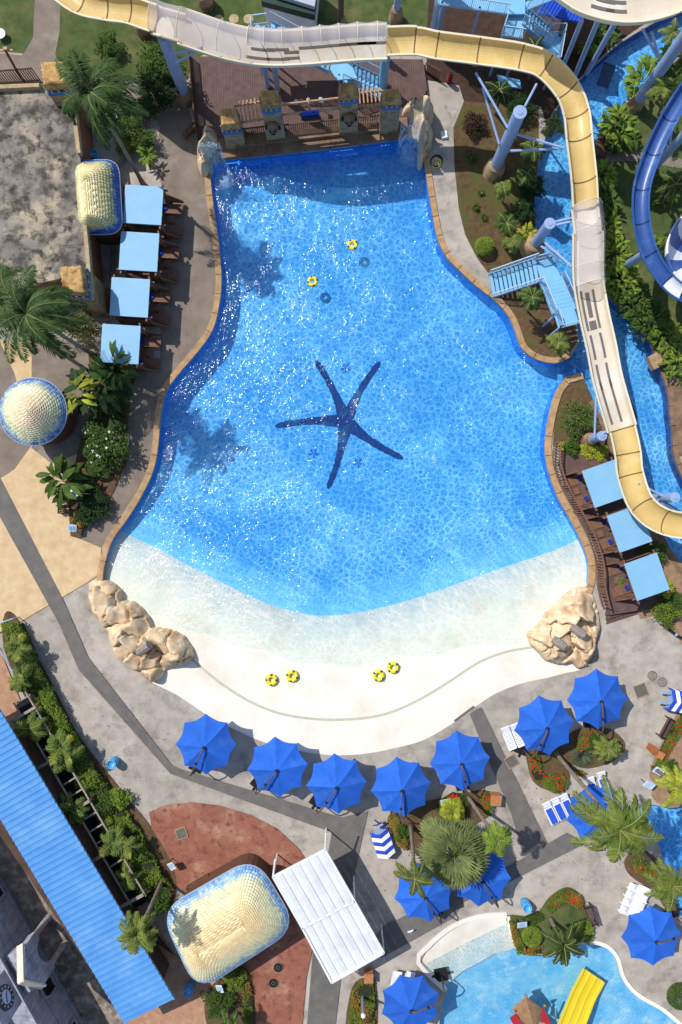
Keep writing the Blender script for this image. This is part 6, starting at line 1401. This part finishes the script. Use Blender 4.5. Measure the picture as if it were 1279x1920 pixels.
# tufts
def tuft(px, py, r, n, mat, lab, name='spiky_plant', h=.5, w=.05, cat='plant', grp=None):
    c = P(px, py, h * .3); c.z = .05; t = thing(name, lab, cat, (c.x, c.y, 0), grp); mb = MB(); rn = random.Random(int(px * 7 + py))
    for i in range(n):
        az = rn.uniform(0, 6.28); el = rn.uniform(.1, 1.4); mb.leaf(c, (math.cos(az) * math.cos(el), math.sin(az) * math.cos(el), math.sin(el)), r * rn.uniform(.8, 1.1), w, 1.0, 3)
    mb.obj('leaves', mat, t); mb = MB(); mb.lathe([(.1, 0), (.12, .15), (0, .25)], 8, (c.x, c.y, 0)); mb.obj('stem', m_bark, t); return t
tuft(1091, 1416, 1.1, 500, g_grey, 'grey green spiky cycad in the bed between the right umbrellas', h=.8, w=.03)
make_palm('small_palm', 1142, 1405, 1.9, (1134,1398), 1.35, 22, g_palm2, 'bushy olive palm right of the grey cycad', seed=77, ll=.4, droop=1.2, n=40, trunk_r=.12)
for i, (x, y, r) in enumerate(((885,295,.7),(893,390,.45),(908,408,.4),(903,362,.35),(975,382,.7),(985,360,.7))):
    tuft(x, y, r, 90, g_mid, ['spiky plant near the top of the brown bed', 'lower left small spiky plant on the brown bed above the round shrub', 'lowest small spiky plant just above the round shrub', 'tiny spiky plant left on the brown bed', 'right spiky plant beside the river edge of the brown bed', 'upper right spiky plant beside the river edge of the brown bed'][i], w=.06)
# bushes
def bush(px, py, r, h, n, mat, lab, ls=.16, name='shrub', cat='shrub', clip=False, fl=None, squash=1.0, seed=None, lw=.5):
    rn = random.Random(seed or int(px * 3 + py)); c = P(px, py, h * .6); c.z = 0; t = thing(name, lab, cat, (c.x, c.y, 0)); mb = MB(); fb = MB(); ph = [rn.uniform(0, 6.28) for _ in range(6)]
    for i in range(n):
        az = rn.uniform(0, 6.2832); sz = rn.uniform(-.1, 1); ce = math.sqrt(max(0, 1 - sz * sz)); lump = 1 if clip else 1 + .22 * math.sin(3 * az + ph[0] + 4 * sz) + .15 * math.sin(5 * az + ph[1]) ; k = lump * (rn.uniform(.93, 1.0) if clip else rn.uniform(.55, 1.05))
        p = V((c.x + r * k * ce * math.cos(az), c.y + r * k * ce * math.sin(az) * squash, max(.05, h * (.45 + .55 * sz * k) if not clip else h * (.5 + .5 * sz * k))))
        d_ = V((ce * math.cos(az) + rn.gauss(0, .6), ce * math.sin(az) + rn.gauss(0, .6), sz * .5 + rn.gauss(.1, .5)))
        l = ls * rn.uniform(.7, 1.3); mb.leaf(p, d_, l, l * lw, .5, 2)
        if fl and rn.random() < fl[1] and sz > .2: 
            for q in range(4): fb.leaf(p + V((0, 0, .06)), (math.cos(q * 1.57), math.sin(q * 1.57), .4), .12, .09, .3, 2)
    mb.obj('foliage', mat, t)
    mb = MB()
    for q in range(5): a = q * 1.26; mb.tube([(c.x, c.y, 0), (c.x + r * .3 * math.cos(a), c.y + r * .3 * math.sin(a), h * .4), (c.x + r * .6 * math.cos(a), c.y + r * .6 * math.sin(a), h * .7)], [.06, .04, .02], 5)
    mb.obj('stems', m_wood, t)
    if fl: fb.obj('flowers', fl[0], t)['kind'] = 'stuff'
    return t
bush(909, 461, .68, 1.1, 2600, g_light, 'round clipped green shrub on the brown bed', .1, clip=True, name='clipped_shrub')
bush(179, 876, .72, 1.3, 2600, g_mid, 'dark green clipped ball shrub in the left planting bed', .1, clip=True, name='clipped_shrub')
bush(998, 1757, .72, 1.1, 2400, g_light, 'bright green clipped ball shrub in the bed by the kids pool', .1, clip=True, name='clipped_shrub')
bush(1275, 1870, .9, 1.3, 2400, g_mid, 'clipped ball shrub cut off at the lower right corner', .12, clip=True, name='clipped_shrub')
bush(196, 835, 1.75, 2.2, 3000, g_mid, 'bush with white flowers between the dome and the pool path', .2, fl=(m_whf, .02))
bush(152, 612, 1.3, 2.0, 2200, leafm('olive_brown', (110, 108, 60), (80, 84, 48)), 'brownish green bush right of the big left palm', .14)
bush(300, 130, 1.6, 3.5, 3200, g_mid, 'dark leafy tree between the palm and the slide column', .2, name='broadleaf_tree', cat='tree')
bush(296, 168, 1.3, 3.0, 2000, g_dark, 'dark leafy tree right below the slide column left end', .2, name='broadleaf_tree', cat='tree')
bush(202, 84, .9, 1.2, 1400, g_mid, 'green bush on the lawn above the windblown palm', .16)
bush(1085, 785, 1.25, 1.6, 2200, leafm('openbush', (104, 120, 60), (76, 96, 46)), 'loose green bush between the pool coping and the slide', .14)
for i, (x, y, r, h, m_, lab) in enumerate([(1102,845,.55,.7,g_yel,'yellow plant above the right deck, middle one'),(1125,850,.55,.7,g_yel,'yellow plant above the right deck nearest the slide'),(1058,838,.35,.5,g_yel,'small yellow plant above the right deck beside the coping'),
 (245,240,1.0,1.6,g_mid,'dark green bush in the bed between the palm trunk and the path'),(268,262,.9,1.3,g_mid,'leafy bush beside the brown path below the windblown palm'),(236,270,.8,1.2,g_hedge,'olive bush in front of the palm trunk'),(225,205,1.0,1.5,g_dark,'dark bush under the windblown palm crown'),(270,205,.8,1.2,g_maroon,'reddish bush below the dark tree'),
 (890,232,.8,.9,g_maroon,'dark maroon bush on the brown bed near the path'),(975,200,1.0,1.4,g_dark,'dark bush behind the tall column'),(1000,350,.8,1.2,g_dark,'dark bush at the river edge of the brown bed'),(985,395,.7,1.0,g_dark,'dark green bush between the small palms and the river'),
 (1072,840,.6,.8,g_mid,'low green bush beside the yellow plants above the right deck'),(1250,1150,.9,1.2,g_hedge,'green bush at the lower end of the right cabanas'),(1262,1130,.8,1.0,g_mid,'bush at the right edge below the lowest cabana'),(1248,1105,.55,1.2,g_yel,'yellow leaved plant beside the lowest cabana'),
 (1160,1090,.3,.5,g_light,'tiny green plant between the two lower cabanas'),(1210,965,.6,1,g_mid,'green plant below the slide beside the middle cabana'),(1225,1035,.9,1.2,g_mid,'dark plant behind the middle cabana on the river bank'),
 (150,915,.9,1.3,g_dark,'dark shrub left of the signpost in the left bed'),(180,945,1.0,1.3,g_dark,'dark shrub below the signpost in the left bed'),(160,965,.8,1.1,g_dark,'lower dark shrub in the left bed'),(150,975,.5,.8,m_orf,'small yellowish shrub near the tip of the left bed'),
 (1258,1448,.7,.8,g_mid,'green bush right of the pale boards'),(1113,1390,.5,.7,g_mid,'small bush between cycad and umbrellas'),(1048,1470,.5,.6,g_mid,'small bush inside the flower bed near the loungers'),(755,1560,.5,.7,g_mid,'small round bush in the bed left of the fan palm'),(870,1507,.3,.5,g_mid,'tiny bush in the bed right of the pale board'),
 (222,1500,.8,1.1,g_light,'bright green bush low in the hedge row'),(410,1880,1.1,1.4,g_mid,'green bush in the bed below the large fish scale roof'),(440,1835,.8,1.0,g_hedge,'olive bush at the top of the bed below the large roof'),(300,1690,.8,1,g_mid,'small green bush beside the leaning palm trunk')]):
    bush(x, y, r, h, int(700 + 900 * r), m_, lab, .15)
# broad leaved plants (banana, heliconia)
def broad(px, py, r, n, L, mat, lab, name='broadleaf_plant', h=1.6, w=.3, seed=None, flat=0.0):
    rn = random.Random(seed or int(px + py * 5)); c = P(px, py, h); c.z = 0; t = thing(name, lab, 'plant', (c.x, c.y, 0)); mb = MB(); st = MB()
    for i in range(n):
        a = rn.uniform(0, 6.28); k = r * math.sqrt(rn.random()); b = V((c.x + k * math.cos(a), c.y + k * math.sin(a), h * rn.uniform(.45, 1.0))); az = a + rn.uniform(-1, 1); el = rn.uniform(.0, 1.1)
        d_ = V((math.cos(az) * math.cos(el), math.sin(az) * math.cos(el), math.sin(el))); l = L * rn.uniform(.7, 1.2); mb.leaf(b, d_, l, l * w, 1.1, 4)
        if i % 3 == 0: st.tube([(b.x - .1, b.y, 0), tuple(b)], [.03, .02], 4)
    mb.obj('leaves', mat, t); st.obj('stems', m_stalk, t); return t
broad(112, 900, .9, 46, 1.5, g_mid, 'banana plant with big leaves over the tan plaza', 'banana_plant', 2.2, .3); broad(180, 715, 1.6, 70, 1.5, g_dark, 'dark banana clump between the dome and the lowest left cabana', 'banana_plant', 2.6, .28)
broad(206, 690, 1.0, 40, 1.2, g_mid, 'banana leaves overlapping the corner of the lowest left cabana', 'banana_plant', 3.2, .24); broad(140, 735, .7, 26, 1.2, g_yel, 'yellowish banana leaves hanging over the round dome', 'banana_plant', 3.2, .25); broad(195, 770, 1.0, 40, 1.1, g_dark, 'dark broad leaved clump in the shade right of the dome', 'banana_plant', 1.8, .3)
broad(274, 288, .35, 30, .6, g_light, 'light green leafy plant below the windblown palm', h=1.3); broad(990, 433, .35, 40, .55, g_yel, 'bright yellow green plant beside the river at the small palms', h=1.2)
HS = [(1165,232,1.1,110,.85,g_light,'broad leaved plants on the river bank below the tallest column'),(1172,252,.9,80,.8,g_mid,'dark broad leaved plants at the footbridge'),(1215,140,1.2,90,.8,g_light,'light plants left of the palm in the top right corner'),(1265,120,1.3,90,.8,g_mid,'plants at the right edge near the top'),
 (1132,325,.9,130,.6,g_light,'uppermost broad leaved hedge clump right of the slide'),(1137,375,.9,130,.6,g_mid,'second broad leaved hedge clump from the top right of the slide'),(1140,425,.9,140,.6,g_light,'third broad leaved hedge clump from the top right of the slide'),(1152,475,1.2,180,.6,g_light,'broad leaved hedge clump at the foot of the leaning column'),(1168,525,1.3,200,.6,g_light,'broad leaved hedge clump where the river bends'),
 (1198,568,1.3,200,.55,g_mid,'broad leaved hedge clump right of the river bend'),(1225,600,1.3,200,.55,g_mid,'broad leaved hedge clump above the stone block'),(1258,628,1.1,160,.5,g_light,'broad leaved hedge clump right of the stone block'),(1272,680,.9,120,.5,g_light,'broad leaved clump at the right edge beside the stone walk'),
 (1252,350,1.0,60,.8,g_mid,'leafy clump between the blue slide and its column'),(1237,462,.7,60,.6,g_light,'green clump inside the curve of the blue slide'),(1112,72,.6,60,.7,g_light,'sunlit plant at the river bank under the cream raft slide'),(1135,50,1.0,80,.8,g_mid,'plants at the river bank in the shade of the cream raft slide'),(1215,590,.7,60,.6,g_dark,'dark clump behind the river hedge')]
for x, y, r, n, L, m_, lab in HS: broad(x, y, r, n, L, m_, lab, h=1.3, w=.34)
# hedges and flower beds
def hedge(poly, h, n, mat, lab, ls=.14, fl=None, name='hedge', cat='hedge', mound=True, z0=.02, mats2=None):
    rn = random.Random(int(poly[0][0] * 13)); w = PL(poly); c = sum(w, V()) / len(w); t = thing(name, lab, cat, (c.x, c.y, 0)); xs = [p.x for p in w]; ys = [p.y for p in w]; mb = MB(); fb = MB(); f2 = MB(); i = 0
    while i < n:
        x, y = rn.uniform(min(xs), max(xs)), rn.uniform(min(ys), max(ys))
        if not inside((x, y), w): continue
        i += 1; hh = h * (.75 + .2 * math.sin(x * 2.1 + y) + .2 * math.sin(y * 2.7 - x)); z = z0 + hh * rn.uniform(.55, 1.0); l = ls * rn.uniform(.7, 1.35)
        az = rn.uniform(0, 6.28); tgt = mb if not mats2 or math.sin(x * 1.7 + 2 * math.sin(y)) + rn.uniform(-.5, .5) < .5 else f2
        tgt.leaf((x, y, z), (math.cos(az), math.sin(az), rn.uniform(0, .9)), l, l * .5, .5, 2)
        if fl and rn.random() < fl[1] and math.sin(x * 3 + 1) + math.sin(y * 3.3) > fl[2]:
            for q in range(5): fb.leaf((x, y, z0 + hh * 1.05), (math.cos(q * 1.26 + az), math.sin(q * 1.26 + az), .35), .1, .08, .3, 2)
    mb.obj('foliage', mat, t)
    if mats2: f2.obj('tinted_foliage', mats2, t)
    if fl: fb.obj('flowers', fl[0], t)['kind'] = 'stuff'
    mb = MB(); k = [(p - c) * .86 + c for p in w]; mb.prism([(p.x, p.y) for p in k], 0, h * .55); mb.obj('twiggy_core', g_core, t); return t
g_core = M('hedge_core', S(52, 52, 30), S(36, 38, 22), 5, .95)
HL = [(8,1165),(30,1235),(54,1290),(86,1350),(118,1410),(150,1468),(180,1520),(206,1562),(240,1618),(266,1662)]; HR = [(44,1162),(76,1235),(106,1292),(136,1352),(166,1408),(202,1466),(236,1512),(262,1548),(292,1606),(322,1655)]
for i in range(9):
    hedge([HL[i], HR[i], (HR[i + 1][0] + 2, HR[i + 1][1] + 2), (HL[i + 1][0] + 2, HL[i + 1][1] + 2)], .95 + .15 * (i % 3), 3000, [g_hedge, g_mid, g_hedge, g_light][i % 4], 'green hedge block, %s from the top in the left hedge row' % ordn[i], .15)
RF = (m_redf, .02, -.3)
hedge([(988,1410),(1006,1405),(1012,1440),(1022,1452),(1020,1466),(1000,1462),(990,1440)], .6, 1500, g_hedge, 'red flowered hedge at the left end of the bed between the right umbrellas', .1, RF, 'flower_hedge'); hedge([(1014,1456),(1030,1450),(1048,1445),(1066,1462),(1055,1475),(1035,1482),(1016,1472)], .6, 1700, g_hedge, 'red flowered hedge at the lower tip of the bed between the right umbrellas', .1, RF, 'flower_hedge')
hedge([(1076,1400),(1085,1380),(1110,1366),(1120,1372),(1105,1395),(1086,1404)], .6, 1300, g_hedge, 'red flowered hedge between the two right umbrellas', .1, RF, 'flower_hedge'); hedge([(1064,1428),(1075,1440),(1095,1445),(1086,1452),(1068,1446),(1058,1436)], .5, 900, g_hedge, 'small red flowered hedge below the grey cycad', .1, RF, 'flower_hedge')
hedge([(1222,1440),(1236,1400),(1258,1360),(1290,1315),(1296,1340),(1268,1378),(1250,1412),(1238,1445)], .6, 2800, g_hedge, 'long strip of red flowers along the right edge behind the bench', .11, (m_redf, .025, -.6), 'flower_hedge')
hedge([(728,1530),(742,1524),(750,1545),(752,1560),(765,1575),(760,1590),(742,1575),(732,1552)], .55, 1500, g_hedge, 'flowering hedge at the left end of the fan palm bed', .1, (m_orf, .2, .4), 'flower_hedge', mats2=m_orf); hedge([(820,1500),(850,1482),(872,1488),(868,1498),(840,1512),(815,1520)], .5, 1100, g_mid, 'green low hedge at the top of the fan palm bed', .1, (m_redf, .2, .6), 'flower_hedge'); hedge([(898,1484),(915,1482),(922,1500),(918,1525),(905,1522),(902,1500)], .6, 1300, g_hedge, 'red flowered hedge beside the wooden bin', .1, (m_redf, .02, -.3), 'flower_hedge')
hedge([(1020,1700),(1035,1676),(1060,1662),(1085,1672),(1094,1690),(1080,1698),(1060,1684),(1045,1692),(1030,1708)], .55, 2300, g_hedge, 'yellow and red leaved hedge around the top of the bed by the kids pool', .1, (m_redf, .01, -.3), 'flower_hedge', mats2=m_orf); hedge([(1072,1725),(1100,1715),(1108,1745),(1104,1762),(1080,1760),(1070,1740)], .8, 1500, g_light, 'green hedge at the right end of the bed by the kids pool', .12)
hedge([(952,1720),(968,1722),(972,1750),(985,1780),(968,1784),(958,1755)], .5, 1100, g_hedge, 'yellowish hedge along the white kids beach', .1, (m_orf, .1, .3), 'flower_hedge', mats2=m_orf); hedge([(980,1718),(1010,1705),(1018,1718),(1000,1730),(985,1728)], .5, 800, g_mid, 'small green hedge behind the pale board by the kids pool', .1); hedge([(975,1776),(1015,1768),(1018,1786),(980,1785)], .45, 700, m_orf, 'reddish low hedge at the kids pool wall', .1)
hedge([(661,1852),(675,1834),(698,1834),(702,1860),(700,1940),(652,1940)], .8, 3800, g_hedge, 'green hedge with orange leaves at the bottom edge left of the umbrella', .12, mats2=m_orf); hedge([(455,1815),(468,1825),(475,1870),(472,1940),(455,1940),(458,1870)], .7, 1900, g_hedge, 'orange tinged hedge along the right side of the lower bed', .11, mats2=m_orf)
hedge([(1180,1612),(1196,1600),(1235,1625),(1236,1648),(1210,1640),(1188,1630)], .5, 1300, g_hedge, 'red flowered hedge under the large coconut palm', .1, RF, 'flower_hedge')
# clumps of young leafy plants on trunk posts
def lamp(px, py, base, h, lab):
    c = P(px, py, h); b = P(*base); t = thing('lamp_post', lab, 'lamp post', (b.x, b.y, 0)); mb = MB(); mb.tube([b, c], .09, 8); mb.obj('post', m_steel, t); mb = MB(); mb.lathe([(0, .1), (.16, .05), (.16, -.1), (0, -.12)], 12, c); mb.obj('lamp_head', m_white, t)
lamp(681, 1905, (680,1864), 3.5, 'grey lamp post standing in the bottom hedge left of the umbrella')
make_palm('palm_tree', 430, 1930, 3, (425,1890), 1.4, 12, g_mid, 'palm at the bottom edge below the large fish scale roof', seed=91, ll=.45, n=24)

# fallen leaves around the beds
rn = random.Random(5); mb = MB()
for (x, y, rx, ry, n) in ((840,1560,130,60,90),(1050,1480,110,60,80),(1110,1600,70,60,60),(1030,1800,80,50,20),(180,940,50,60,50),(220,1400,60,90,50),(300,1600,40,60,40),(700,1640,60,80,20),(1180,1280,70,60,30),(330,600,40,120,40),(840,300,20,120,40),(250,1330,150,80,30),(450,1560,110,40,30)):
    for _ in range(n):
        a, k = rn.uniform(0, 6.28), math.sqrt(rn.random()); px_, py_ = x + rx * k * math.cos(a), y + ry * k * math.sin(a)
        if inside((px_, py_), HOLE1) or inside((px_, py_), KID): continue
        p = P(px_, py_); p.z = .13; az = rn.uniform(0, 6.28); mb.leaf(p, (math.cos(az), math.sin(az), rn.uniform(-.1, .3)), rn.uniform(.06, .16), rn.uniform(.03, .07), .2, 2)
struct(mb.obj('fallen_leaves', leafm('dead_leaf', (120, 96, 60), (84, 70, 46), .4, .1)), 'stuff')
